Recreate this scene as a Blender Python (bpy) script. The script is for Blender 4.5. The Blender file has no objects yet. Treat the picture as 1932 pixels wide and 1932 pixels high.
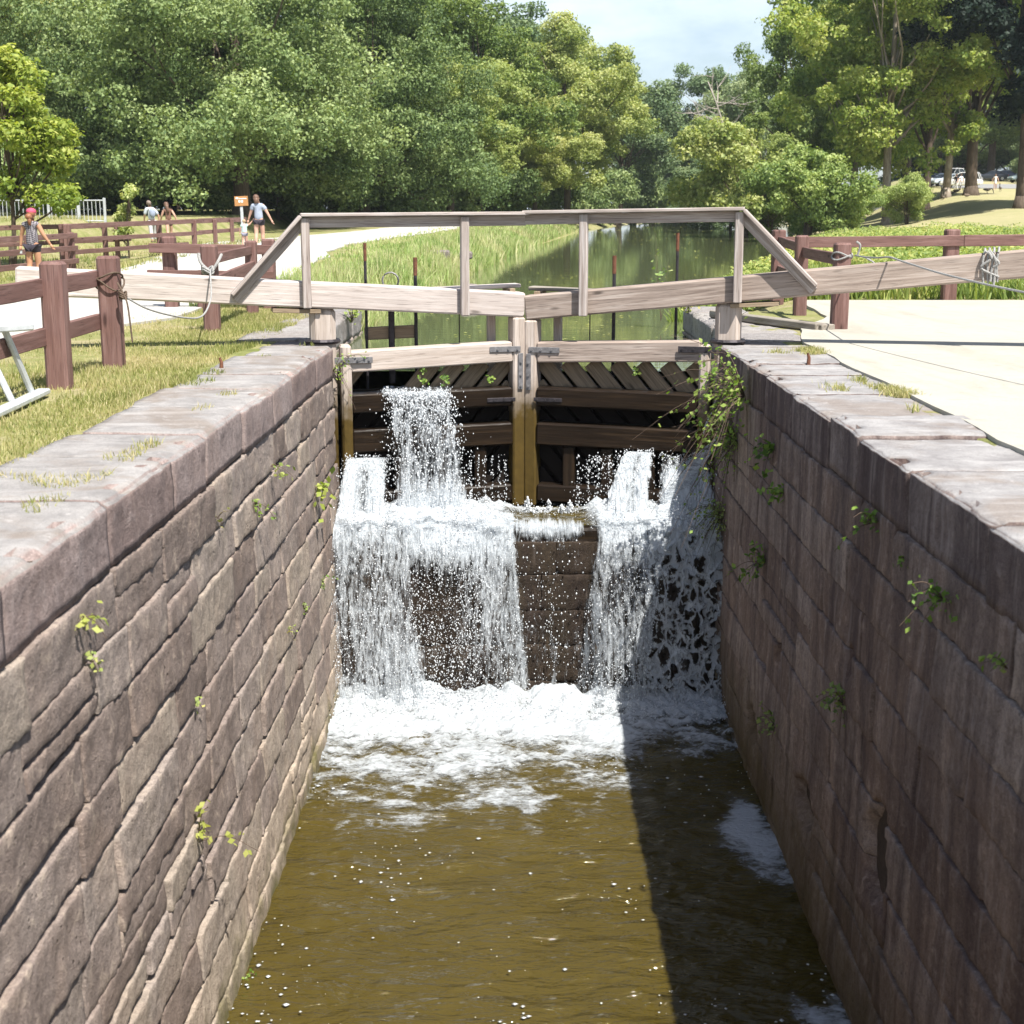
import bpy, math, random
import numpy as np
from mathutils import Vector, noise

# ------------------------------------------------------------------ camera, sky, sun, exposure
scene = bpy.context.scene
COL = scene.collection
EYE = 1.55
cam_d = bpy.data.cameras.new('camera')
cam = bpy.data.objects.new('camera', cam_d); COL.objects.link(cam)
cam.location = (0, 0, EYE)
cam.rotation_euler = (math.radians(90 - 12.06), 0, math.radians(0.30))
cam_d.sensor_width = 56.0
cam_d.lens = 56.0 * 2650 / 1932
cam_d.clip_end = 3000
cam_d.dof.use_dof = True
cam_d.dof.focus_distance = 18.0
cam_d.dof.aperture_fstop = 5.6
scene.camera = cam

TOSUN = Vector((.323, -.50, 1.0)).normalized()
world = bpy.data.worlds.new('World'); scene.world = world
world.use_nodes = True
wn = world.node_tree; wn.nodes.clear()
w_out = wn.nodes.new('ShaderNodeOutputWorld')
w_bg = wn.nodes.new('ShaderNodeBackground'); w_bg.inputs[1].default_value = 0.075
sky = wn.nodes.new('ShaderNodeTexSky'); sky.sky_type = 'NISHITA'
sky.sun_disc = False
sky.sun_elevation = math.asin(TOSUN.z)
sky.sun_rotation = math.atan2(TOSUN.x, TOSUN.y)
sky.air_density = 1.0; sky.dust_density = 1.2; sky.ozone_density = 1.0
w_tc = wn.nodes.new('ShaderNodeTexCoord')
w_map = wn.nodes.new('ShaderNodeMapping'); w_map.inputs['Scale'].default_value = (2.2, 2.2, 6.0)
w_n = wn.nodes.new('ShaderNodeTexNoise'); w_n.inputs['Scale'].default_value = 1.7; w_n.inputs['Detail'].default_value = 9
w_n.inputs['Roughness'].default_value = .62
w_r = wn.nodes.new('ShaderNodeValToRGB')
w_r.color_ramp.elements[0].position = .42; w_r.color_ramp.elements[0].color = (.28, .28, .28, 1)
w_r.color_ramp.elements[1].position = .62; w_r.color_ramp.elements[1].color = (1, 1, 1, 1)
w_mix = wn.nodes.new('ShaderNodeMixRGB'); w_mix.inputs[2].default_value = (6.6, 7.6, 8.5, 1)
wl = wn.links
w_sep = wn.nodes.new('ShaderNodeSeparateXYZ'); w_el = wn.nodes.new('ShaderNodeMapRange')       # clouds thin out overhead
w_el.inputs['From Min'].default_value = .22; w_el.inputs['From Max'].default_value = .60; w_el.inputs['To Min'].default_value = 1; w_el.inputs['To Max'].default_value = .04
w_mul = wn.nodes.new('ShaderNodeMath'); w_mul.operation = 'MULTIPLY'
wl.new(w_tc.outputs['Generated'], w_map.inputs[0]); wl.new(w_map.outputs[0], w_n.inputs['Vector'])
wl.new(w_tc.outputs['Generated'], w_sep.inputs[0]); wl.new(w_sep.outputs[2], w_el.inputs[0])
wl.new(w_n.outputs['Fac'], w_r.inputs[0]); wl.new(w_r.outputs[0], w_mul.inputs[0]); wl.new(w_el.outputs[0], w_mul.inputs[1]); wl.new(w_mul.outputs[0], w_mix.inputs[0])
wl.new(sky.outputs[0], w_mix.inputs[1]); wl.new(w_mix.outputs[0], w_bg.inputs[0]); wl.new(w_bg.outputs[0], w_out.inputs[0])

sun_d = bpy.data.lights.new('sun', 'SUN'); sun = bpy.data.objects.new('sun', sun_d); COL.objects.link(sun)
sun_d.energy = 5.0; sun_d.angle = math.radians(.53); sun_d.color = (1.0, .955, .88)
sun.rotation_euler = (-TOSUN).to_track_quat('-Z', 'Y').to_euler()

scene.view_settings.view_transform = 'Standard'
scene.view_settings.look = 'None'
scene.view_settings.exposure = 1.0
scene.view_settings.gamma = 1.0
scene.render.engine = 'CYCLES'
scene.cycles.max_bounces = 8
scene.cycles.transparent_max_bounces = 24
scene.cycles.volume_bounces = 0

# ------------------------------------------------------------------ helpers
ORG = {}      # world origin of every object's mesh data
def rs(seed): return np.random.default_rng(seed)
def smooth(a, b, x):
    t = np.clip((np.asarray(x, float) - a) / (b - a), 0, 1); return t * t * (3 - 2 * t)
def nz(x, y, z=0.0): return noise.noise(Vector((x, y, z)))
def X_at(px, d): return (px - 980) * d * .985 / 2650.0     # sideways metres of a photo column at distance d

def tag(o, label=None, cat=None, group=None, kind=None):
    if label: o['label'] = label
    if cat: o['category'] = cat
    if group: o['group'] = group
    if kind: o['kind'] = kind
    return o
def empty(name, loc, label=None, cat=None, group=None):
    o = bpy.data.objects.new(name, None); COL.objects.link(o); o.location = loc
    o.empty_display_size = .2
    ORG[o.name] = Vector(loc)
    return tag(o, label, cat, group)
def np_mesh(name, V, F, smooth_shade=False):
    V = np.asarray(V, np.float32); me = bpy.data.meshes.new(name)
    if isinstance(F, np.ndarray) and F.ndim == 2:
        m, k = F.shape
        me.vertices.add(len(V)); me.vertices.foreach_set('co', V.ravel())
        me.loops.add(m * k); me.loops.foreach_set('vertex_index', F.astype(np.int32).ravel())
        me.polygons.add(m); me.polygons.foreach_set('loop_start', np.arange(0, m * k, k, dtype=np.int32))
        me.polygons.foreach_set('loop_total', np.full(m, k, np.int32))
        me.update(calc_edges=True); me.validate()
    else:
        me.from_pydata(V.tolist(), [], [list(f) for f in F]); me.update()
    if smooth_shade:
        me.polygons.foreach_set('use_smooth', np.ones(len(me.polygons), bool))
    return me
def set_attr(me, name, arr):
    arr = np.asarray(arr, np.float32)
    if arr.ndim == 1:
        a = me.attributes.new(name, 'FLOAT', 'POINT'); a.data.foreach_set('value', arr)
    else:
        a = me.attributes.new(name, 'FLOAT_VECTOR', 'POINT'); a.data.foreach_set('vector', arr[:, :3].ravel())
def obj(name, V, F, mat, parent=None, base=None, smooth_shade=False, attrs=None):
    """one mesh object; V in world metres"""
    V = np.asarray(V, np.float64)
    if parent is not None: org = ORG[parent.name]
    else: org = Vector(base) if base is not None else Vector((0, 0, 0))
    me = np_mesh(name, V - np.array(org), F, smooth_shade)
    if attrs:
        for k, a in attrs.items(): set_attr(me, k, a)
    o = bpy.data.objects.new(name, me); COL.objects.link(o)
    if mat: me.materials.append(mat)
    if parent is not None: o.parent = parent
    else: o.location = org
    ORG[o.name] = org
    return o
class MB:
    """collects pieces for one mesh"""
    def __init__(s): s.V = []; s.F = []; s.G = []; s.n = 0
    def add(s, V, F, G=None):
        V = np.asarray(V, float)
        s.V.append(V); s.F += [tuple(int(i) + s.n for i in f) for f in F]
        s.G.append(np.asarray(G, float) if G is not None else V.copy()); s.n += len(V); return s
    def build(s, name, mat, parent=None, base=None, sm=False):
        return obj(name, np.vstack(s.V), s.F, mat, parent, base, sm, {'gc': np.vstack(s.G)})
_tseed = [0]
def timber(p0, p1, w, h, ch=.012, up=(0, 0, 1), seg=.35, warp=.004, taper=1.0):
    """squared timber from p0 to p1; w across, h along 'up'; gc = (along, across, up)"""
    _tseed[0] += 1; sd = _tseed[0] * 7.31
    p0 = Vector(p0); p1 = Vector(p1); ax = p1 - p0; L = ax.length; ax.normalize()
    u = Vector(up); sdv = ax.cross(u)
    if sdv.length < 1e-4: sdv = ax.cross(Vector((0, 1, 0)))
    sdv.normalize(); u = sdv.cross(ax).normalized()
    ch = min(ch, w * .3, h * .3)
    n = max(2, int(L / seg) + 1)
    ts = [0, ch] + [L * i / n for i in range(1, n)] + [L - ch, L]
    V = []; G = []
    for k, t in enumerate(ts):
        e = ch * .7 if k in (0, len(ts) - 1) else 0
        tp = 1 + (taper - 1) * t / L
        a = w / 2 * tp - e; b = h / 2 * tp - e; c = ch
        pr = [(-a + c, -b), (a - c, -b), (a, -b + c), (a, b - c), (a - c, b), (-a + c, b), (-a, b - c), (-a, -b + c)]
        dx = warp * nz(sd, t * .9, 0); dz = warp * nz(sd, t * .9, 5)
        for (q, r) in pr:
            V.append(p0 + ax * t + sdv * (q + dx) + u * (r + dz)); G.append((t + sd, q + sd, r))
    F = []
    for k in range(len(ts) - 1):
        for i in range(8):
            j = (i + 1) % 8
            F.append((k * 8 + i, k * 8 + j, (k + 1) * 8 + j, (k + 1) * 8 + i))
    F.append(tuple(range(7, -1, -1))); m = (len(ts) - 1) * 8; F.append(tuple(range(m, m + 8)))
    return np.array([list(v) for v in V]), F, np.array(G)
def tube(pts, r, n=8, r1=None):
    pts = [Vector(p) for p in pts]; V = []; F = []; G = []
    m = len(pts); s = 0
    prev = None
    for k, p in enumerate(pts):
        d = (pts[min(k + 1, m - 1)] - pts[max(k - 1, 0)]).normalized()
        a = Vector((0, 0, 1)) if abs(d.z) < .9 else Vector((1, 0, 0))
        u = d.cross(a).normalized(); v = d.cross(u)
        rr = r if r1 is None else r + (r1 - r) * k / max(1, m - 1)
        if k: s += (p - pts[k - 1]).length
        for i in range(n):
            t = 2 * math.pi * i / n
            V.append(p + u * (rr * math.cos(t)) + v * (rr * math.sin(t))); G.append((s, rr * math.cos(t), rr * math.sin(t)))
    for k in range(m - 1):
        for i in range(n):
            j = (i + 1) % n; F.append((k * n + i, k * n + j, (k + 1) * n + j, (k + 1) * n + i))
    F.append(tuple(range(n - 1, -1, -1))); F.append(tuple(range((m - 1) * n, m * n)))
    return np.array([list(v) for v in V]), F, np.array(G)
def curve_pts(ctrl, n=8):
    """Catmull-Rom through control points"""
    P = [Vector(p) for p in ctrl]; P = [P[0] * 2 - P[1]] + P + [P[-1] * 2 - P[-2]]; out = []
    for i in range(1, len(P) - 2):
        for k in range(n):
            t = k / n; a, b, c, d = P[i - 1], P[i], P[i + 1], P[i + 2]
            out.append(.5 * ((2 * b) + (c - a) * t + (2 * a - 5 * b + 4 * c - d) * t * t + (3 * b - a - 3 * c + d) * t ** 3))
    out.append(P[-2]); return out

# ------------------------------------------------------------------ materials
class NT:
    def __init__(s, name):
        s.m = bpy.data.materials.new(name); s.m.use_nodes = True; s.t = s.m.node_tree; s.t.nodes.clear()
        s.out = s.t.nodes.new('ShaderNodeOutputMaterial')
    def n(s, typ, **kw):
        nd = s.t.nodes.new('ShaderNode' + typ)
        for k, v in kw.items():
            if k in nd.bl_rna.properties: setattr(nd, k, v)
            else: nd.inputs[k].default_value = v
        return nd
    def l(s, a, b): s.t.links.new(a, b)
    def attr(s, name): return s.n('Attribute', attribute_name=name)
    def pos(s): return s.n('NewGeometry').outputs['Position']
    def noise(s, vec, scale, detail=4, rough=.55, sc3=None, dist=0):
        if sc3 is not None:
            mp = s.n('Mapping'); mp.inputs['Scale'].default_value = sc3; s.l(vec, mp.inputs[0]); vec = mp.outputs[0]
        nd = s.n('TexNoise'); nd.inputs['Scale'].default_value = scale; nd.inputs['Detail'].default_value = detail
        nd.inputs['Roughness'].default_value = rough; nd.inputs['Distortion'].default_value = dist
        s.l(vec, nd.inputs['Vector']); return nd.outputs['Fac']
    def ramp(s, fac, stops):
        r = s.n('ValToRGB'); cr = r.color_ramp
        while len(cr.elements) > 1: cr.elements.remove(cr.elements[-1])
        for i, (p, c) in enumerate(stops):
            e = cr.elements[0] if i == 0 else cr.elements.new(p)
            e.position = p; e.color = (c[0], c[1], c[2], 1) if not isinstance(c, (int, float)) else (c, c, c, 1)
        s.l(fac, r.inputs[0]); return r.outputs[0]
    def mix(s, fac, a, b, typ='MIX'):
        m = s.n('MixRGB', blend_type=typ)
        for i, v in ((0, fac), (1, a), (2, b)):
            if isinstance(v, (int, float)): m.inputs[i].default_value = v if i == 0 else (v, v, v, 1)
            elif isinstance(v, tuple): m.inputs[i].default_value = (*v, 1)
            else: s.l(v, m.inputs[i])
        return m.outputs[0]
    def math(s, op, a, b=0.0, c=None):
        m = s.n('Math', operation=op)
        for i, v in enumerate((a, b) if c is None else (a, b, c)):
            if isinstance(v, (int, float)): m.inputs[i].default_value = v
            else: s.l(v, m.inputs[i])
        return m.outputs[0]
    def bump(s, h, strength, dist=.02, nrm=None):
        b = s.n('Bump'); b.inputs['Strength'].default_value = strength; b.inputs['Distance'].default_value = dist
        s.l(h, b.inputs['Height'])
        if nrm is not None: s.l(nrm, b.inputs['Normal'])
        return b.outputs[0]
    def pbsdf(s, col, rough=.8, bump=None, spec=.3, metal=0, **kw):
        p = s.n('BsdfPrincipled')
        for k, v in (('Base Color', col), ('Roughness', rough), ('Specular IOR Level', spec), ('Metallic', metal)):
            if isinstance(v, tuple): p.inputs[k].default_value = (*v, 1)
            elif isinstance(v, (int, float)): p.inputs[k].default_value = v
            else: s.l(v, p.inputs[k])
        for k, v in kw.items(): p.inputs[k].default_value = v
        if bump is not None: s.l(bump, p.inputs['Normal'])
        return p.outputs[0]
    def done(s, sh): s.l(sh, s.out.inputs[0]); return s.m

def m_wood(name, c1, c2, c3, wet=None, rough=.85, grain=1.0):
    """weathered timber, grain along gc.x; wet = (colour, z below which algae, wet stains and painted gap shade start)"""
    t = NT(name); g = t.attr('gc').outputs['Vector']
    n1 = t.noise(g, 1.0, 6, .65, (1.1, 26 * grain, 26 * grain), .6)
    n2 = t.noise(g, 1.0, 4, .6, (.9, 3.0, 3.0))
    n3 = t.noise(g, 1.0, 3, .5, (3.5, 120, 120))
    c = t.ramp(n1, [(.32, c1), (.5, c2), (.68, c3)])
    c = t.mix(t.ramp(n2, [(.35, 0), (.65, .55)]), c, tuple(v * .72 for v in c2))
    c = t.mix(t.ramp(n3, [(.58, 0), (.68, .65)]), c, tuple(v * .35 for v in c1))
    kn = t.n('TexVoronoi'); kn.inputs['Scale'].default_value = 1.0
    mp = t.n('Mapping'); mp.inputs['Scale'].default_value = (1.4, 5, 5); t.l(g, mp.inputs[0]); t.l(mp.outputs[0], kn.inputs['Vector'])
    c = t.mix(t.ramp(kn.outputs['Distance'], [(.05, .8), (.13, 0)]), c, tuple(v * .3 for v in c1))
    if wet:
        wc, z0, z1 = wet
        sep = t.n('SeparateXYZ'); t.l(t.pos(), sep.inputs[0])
        zz = t.math('ADD', sep.outputs[2], t.math('MULTIPLY', t.math('SUBTRACT', t.noise(t.pos(), 6, 4), .5), .5))
        mr = t.n('MapRange'); mr.inputs['From Min'].default_value = z1; mr.inputs['From Max'].default_value = z0
        mr.inputs['To Min'].default_value = 1; mr.inputs['To Max'].default_value = 0; t.l(zz, mr.inputs[0])
        c = t.mix(mr.outputs[0], c, t.mix(t.noise(t.pos(), 14, 5), wc, tuple(v * .45 for v in wc)))
    b = t.bump(n1, .35, .01); b = t.bump(n3, .25, .004, b)
    return t.done(t.pbsdf(c, rough, b, .2))
def m_stone(name, cols, pits=1.0, streak=0.0, streak_col=(.03, .02, .02), bump=.6, tint_attr=True, moss=None, top=None):
    """sandstone; per-block tint in attribute 'tint' (0..1)"""
    t = NT(name); p = t.pos()
    n1 = t.noise(p, 2.2, 6, .62); n2 = t.noise(p, 26, 5, .65); n3 = t.noise(p, 110, 3, .6)
    if tint_attr:
        f = t.math('ADD', t.attr('tint').outputs['Fac'], t.math('MULTIPLY', t.math('SUBTRACT', n1, .5), .55))
    else: f = n1
    c = t.ramp(f, [(i / (len(cols) - 1) * .9 + .05, k) for i, k in enumerate(cols)])
    c = t.mix(t.ramp(n2, [(.3, .5), (.55, 0)]), c, tuple(v * .45 for v in cols[0]))
    c = t.mix(t.ramp(n2, [(.6, 0), (.8, .35)]), c, tuple(min(1, v * 1.5) for v in cols[-1]))
    c = t.mix(t.ramp(n3, [(.36, .45), (.5, 0)]), c, tuple(v * .35 for v in cols[0]))
    n4 = t.noise(p, 6.5, 7, .72, None, .4); n5 = t.noise(p, 1.1, 6, .6, None, .8)
    c = t.mix(t.ramp(n4, [(.30, .65), (.47, 0)]), c, tuple(v * .42 for v in cols[1]))
    c = t.mix(t.ramp(n4, [(.55, 0), (.70, .55)]), c, tuple(min(1, v * 1.32) for v in cols[-1]))
    c = t.mix(t.ramp(n5, [(.48, 0), (.64, .30)]), c, (cols[1][0] * 1.08, cols[1][1] * .98, cols[1][2] * .86))
    c = t.mix(t.ramp(n3, [(.60, 0), (.72, .4)]), c, tuple(min(1, v * 1.6) for v in cols[-1]))
    v = t.n('TexVoronoi'); v.inputs['Scale'].default_value = 17; t.l(p, v.inputs['Vector'])
    pit = t.math('MULTIPLY', t.ramp(v.outputs['Distance'], [(.08, 1), (.2, 0)]), t.ramp(n1, [(.5, 0), (.6, 1)]))
    c = t.mix(t.math('MULTIPLY', pit, .75 * pits), c, (.03, .022, .018))
    if streak:
        s1 = t.noise(p, 1.0, 5, .6, (3.5, 3.5, .35)); s2 = t.noise(p, 1.0, 4, .6, (9, 9, .9))
        c = t.mix(t.math('MULTIPLY', t.ramp(s1, [(.42, 0), (.6, 1)]), streak), c, streak_col)
        c = t.mix(t.math('MULTIPLY', t.ramp(s2, [(.5, 0), (.66, 1)]), streak * .8), c, streak_col)
        c = t.mix(t.math('MULTIPLY', t.ramp(s2, [(.34, 1), (.42, 0)]), streak * .35), c, (.42, .36, .33))
    if moss:
        mc, z0, z1 = moss
        sep = t.n('SeparateXYZ'); t.l(p, sep.inputs[0])
        zz = t.math('ADD', sep.outputs[2], t.math('MULTIPLY', t.math('SUBTRACT', t.noise(p, 3, 4), .5), 1.2))
        mr = t.n('MapRange'); mr.inputs['From Min'].default_value = z0; mr.inputs['From Max'].default_value = z1
        mr.inputs['To Min'].default_value = .85; mr.inputs['To Max'].default_value = 0; t.l(zz, mr.inputs[0])
        c = t.mix(mr.outputs[0], c, t.mix(t.noise(p, 9, 5), mc, tuple(v * .3 for v in mc)))
    if top:      # lichen-grey weathered upper faces
        sp = t.n('SeparateXYZ'); t.l(t.n('NewGeometry').outputs['True Normal'], sp.inputs[0])
        f2 = t.math('ADD', sp.outputs[2], t.math('MULTIPLY', t.math('SUBTRACT', n1, .5), .5))
        tc = t.mix(t.ramp(t.noise(p, 3.2, 7, .7), [(.36, 0), (.62, 1)]), top[0], top[1]); tc = t.mix(t.ramp(n5, [(.48, 0), (.6, .55)]), tc, (top[0][0] * .95, top[0][1] * .78, top[0][2] * .62)); tc = t.mix(t.ramp(n4, [(.58, 0), (.7, .6)]), tc, tuple(min(1, v * 1.45) for v in top[1])); tc = t.mix(t.ramp(n3, [(.35, .4), (.5, 0)]), tc, tuple(v * .5 for v in top[0]))
        sx3 = t.noise(p, 1.0, 5, .6, (.8, 5, 1)); tc = t.mix(t.ramp(sx3, [(.55, 0), (.7, .5)]), tc, tuple(min(1, v * 1.35) for v in top[1]))
        c = t.mix(t.ramp(f2, [(.55, 0), (.85, 1)]), c, tc)
    h = t.math('ADD', t.math('MULTIPLY', n2, .6), t.math('MULTIPLY', n3, .35)); h = t.math('ADD', h, t.math('MULTIPLY', n4, .9))
    h = t.math('SUBTRACT', h, t.math('MULTIPLY', pit, .6 * pits))
    return t.done(t.pbsdf(c, .9, t.bump(h, bump, .03), .2))
def m_plain(name, col, rough=.6, metal=0, var=.25, scale=8, spec=.35, bump=.15):
    t = NT(name); n1 = t.noise(t.pos(), scale, 5, .6)
    c = t.mix(t.ramp(n1, [(.3, 0), (.7, 1)]), tuple(v * (1 - var) for v in col), tuple(min(1, v * (1 + var)) for v in col))
    return t.done(t.pbsdf(c, rough, t.bump(n1, bump, .01), spec, metal))
def m_leaf(name, cols, trans=.35, rough=.55):
    """leaf faces; attribute 'v' 0..1 picks the leaf's own colour"""
    t = NT(name); oi = t.n('ObjectInfo')
    f = t.math('ADD', t.attr('v').outputs['Fac'], t.math('MULTIPLY', t.math('SUBTRACT', oi.outputs['Random'], .5), .42))
    f = t.math('ADD', f, t.math('MULTIPLY', t.math('SUBTRACT', t.noise(t.pos(), .35, 3), .5), .5))
    c = t.ramp(f, [(i / (len(cols) - 1) * .8 + .1, k) for i, k in enumerate(cols)])
    d = t.n('BsdfDiffuse'); t.l(c, d.inputs[0])
    tr = t.n('BsdfTranslucent'); t.l(t.mix(1, c, (1.25, 1.25, .6), 'MULTIPLY'), tr.inputs[0])
    gl = t.n('BsdfGlossy'); gl.inputs['Roughness'].default_value = .6; gl.inputs[0].default_value = (.9, .95, .9, 1)
    m1 = t.n('MixShader'); m1.inputs[0].default_value = trans; t.l(d.outputs[0], m1.inputs[1]); t.l(tr.outputs[0], m1.inputs[2])
    m2 = t.n('MixShader'); m2.inputs[0].default_value = .02; t.l(m1.outputs[0], m2.inputs[1]); t.l(gl.outputs[0], m2.inputs[2])
    return t.done(m2.outputs[0])

GRASS = [(.10, .13, .03), (.20, .23, .06), (.34, .31, .14), (.46, .40, .24)]
M = {}
M['beam'] = m_wood('weathered_oak', (.36, .30, .265), (.52, .455, .42), (.66, .61, .575), rough=.9)
M['beam_shaded'] = m_wood('shaded_weathered_oak', (.20, .155, .13), (.34, .275, .235), (.47, .40, .355), rough=.9)  # darker copy of the beam oak; grazing sun on the right leaf put into colour
M['rail'] = m_wood('handrail_timber', (.25, .20, .175), (.40, .345, .315), (.56, .52, .50), rough=.8)
M['gate'] = m_wood('gate_timber', (.34, .27, .22), (.47, .40, .35), (.60, .53, .48), wet=((.10, .065, .014), -.42, -.95))
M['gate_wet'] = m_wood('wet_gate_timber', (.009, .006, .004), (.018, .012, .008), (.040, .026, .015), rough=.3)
M['plank'] = m_wood('sheathing_plank', (.16, .12, .08), (.27, .205, .14), (.38, .30, .21), wet=((.012, .008, .006), -.58, -.80), rough=.8)  # near-black lower down: wet wood plus the shade of the gaps, both in colour
M['brown'] = m_wood('brown_stained_timber', (.125, .068, .058), (.178, .100, .087), (.25, .155, .138), rough=.75, grain=.6)
M['grey_timber'] = m_wood('old_grey_timber', (.16, .13, .10), (.28, .25, .21), (.40, .37, .33))
M['iron'] = m_plain('dark_iron', (.05, .045, .05), .55, .6, .4, 20)
M['iron_grey'] = m_plain('grey_galvanised_strap', (.19, .185, .19), .6, .4, .3, 20)
M['rust'] = m_plain('rusty_iron', (.14, .06, .035), .85, .2, .5, 25)
M['galv'] = m_plain('galvanised_pipe', (.50, .52, .53), .45, .3, .2, 10)
M['rope'] = m_plain('grey_rope', (.30, .295, .285), .9, 0, .3, 60, .1, .6)
M['rope_brown'] = m_plain('brown_rope', (.11, .08, .06), .9, 0, .4, 60, .1, .6)
M['stone_l'] = m_stone('grey_brown_sandstone', [(.19, .148, .128), (.27, .218, .192), (.33, .277, .245), (.375, .315, .255), (.43, .355, .28)], 1.0, .12, (.09, .07, .06), moss=((.13, .12, .03), -4.15, -3.75))  # greys and browns of the stone itself
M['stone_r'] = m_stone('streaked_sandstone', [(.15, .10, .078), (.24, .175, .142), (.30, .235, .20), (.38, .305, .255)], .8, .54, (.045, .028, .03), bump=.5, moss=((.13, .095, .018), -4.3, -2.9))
M['coping'] = m_stone('worn_coping_stone', [(.20, .17, .16), (.26, .24, .235), (.31, .295, .285), (.36, .34, .32)], .6, 0, bump=.7)
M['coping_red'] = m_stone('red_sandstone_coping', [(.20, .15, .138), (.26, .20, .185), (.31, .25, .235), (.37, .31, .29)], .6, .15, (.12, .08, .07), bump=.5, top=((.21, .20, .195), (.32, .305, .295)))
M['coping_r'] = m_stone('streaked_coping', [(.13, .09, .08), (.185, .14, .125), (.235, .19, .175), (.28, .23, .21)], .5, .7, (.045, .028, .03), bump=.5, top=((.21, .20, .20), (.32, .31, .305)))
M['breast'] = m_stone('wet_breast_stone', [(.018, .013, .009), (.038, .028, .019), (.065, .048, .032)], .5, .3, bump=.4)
M['joint'] = m_plain('deep_joint', (.05, .035, .025), .95, 0, .4, 20)
M['bark'] = m_wood('bark', (.05, .036, .026), (.10, .075, .055), (.16, .125, .095), grain=.3)
M['bark_pale'] = m_wood('pale_bark', (.16, .12, .09), (.30, .25, .20), (.46, .42, .36), grain=.2)
M['bark_dead'] = m_plain('dead_wood', (.34, .30, .27), .9)
M['skin'] = m_plain('skin', (.50, .30, .22), .6, 0, .06, 9)
M['skin_tan'] = m_plain('tanned_skin', (.42, .22, .13), .6, 0, .06, 9)
M['leaf_oak'] = m_leaf('oak_leaf', [(0.073, 0.12, 0.041), (0.139, 0.205, 0.071), (0.233, 0.303, 0.116), (0.349, 0.416, 0.182)], .3)
M['leaf_mid'] = m_leaf('green_leaf', [(0.097, 0.156, 0.042), (0.193, 0.266, 0.071), (0.289, 0.356, 0.111), (0.385, 0.428, 0.16)], .35)
M['leaf_yellow'] = m_leaf('yellow_green_leaf', [(0.165, 0.231, 0.061), (0.298, 0.357, 0.115), (0.42, 0.461, 0.176), (0.53, 0.53, 0.243)], .4)
M['leaf_bright'] = m_leaf('bright_green_leaf', [(0.115, 0.187, 0.039), (0.218, 0.308, 0.065), (0.333, 0.396, 0.098), (0.437, 0.462, 0.156)], .42)
M['leaf_dark'] = m_leaf('dark_needle', [(.008, .018, .012), (.014, .030, .018), (.026, .045, .026)], .1)
M['leaf_maple'] = m_leaf('maple_leaf', [(.15, .22, .035), (.27, .34, .06), (.40, .44, .10), (.50, .51, .16)], .45)
M['leaf_bush'] = m_leaf('bush_leaf', [(0.122, 0.19, 0.055), (0.216, 0.299, 0.082), (0.331, 0.407, 0.137), (0.446, 0.501, 0.205)], .35)
M['leaf_far'] = m_leaf('hazed_far_leaf', [(0.089, 0.145, 0.068), (0.158, 0.23, 0.11), (0.246, 0.315, 0.159), (0.328, 0.38, 0.206)], .3)  # bluish tint puts some distance haze into the leaf colour
M['grass'] = m_leaf('grass_blade', [(.14, .18, .045), (.27, .29, .09), (.42, .39, .18), (.55, .47, .28)], .35)
M['reed'] = m_leaf('reed_blade', [(0.139, 0.227, 0.067), (0.243, 0.352, 0.105), (0.37, 0.454, 0.164), (0.497, 0.488, 0.269)], .35)
M['weed'] = m_leaf('weed_leaf', [(0.159, 0.229, 0.054), (0.265, 0.338, 0.091), (0.397, 0.435, 0.13), (0.529, 0.483, 0.184)], .4)
M['fern'] = m_leaf('wall_plant_leaf', [(.06, .12, .02), (.12, .22, .03), (.20, .31, .05), (.30, .38, .09)], .4)

def m_ground():
    t = NT('grassy_ground'); p = t.pos()
    n1 = t.noise(p, .9, 6, .65); n2 = t.noise(p, 14, 5, .7); n3 = t.noise(p, .06, 4, .6)
    c = t.ramp(n1, [(.32, (.13, .16, .045)), (.46, (.24, .24, .095)), (.58, (.33, .29, .16)), (.7, (.38, .31, .21))])
    c = t.mix(t.ramp(n2, [(.3, .6), (.55, 0)]), c, (.10, .10, .035))
    # dry mown lawn on the right-hand slope
    sep = t.n('SeparateXYZ'); t.l(p, sep.inputs[0])
    f = t.math('MULTIPLY', t.ramp(t.math('MULTIPLY', sep.outputs[0], .02), [(.26, 0), (.36, 1)]), t.ramp(t.math('MULTIPLY', sep.outputs[1], .005), [(.34, 0), (.42, 1)]))
    lawn = t.mix(n1, (.27, .27, .13), (.44, .37, .23))
    c = t.mix(t.math('MULTIPLY', f, .9), c, lawn)
    c = t.mix(t.ramp(n3, [(.4, 0), (.7, .35)]), c, (.2, .23, .08))
    return t.done(t.pbsdf(c, .95, t.bump(n2, .8, .05), .1))
M['ground'] = m_ground()
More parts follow.
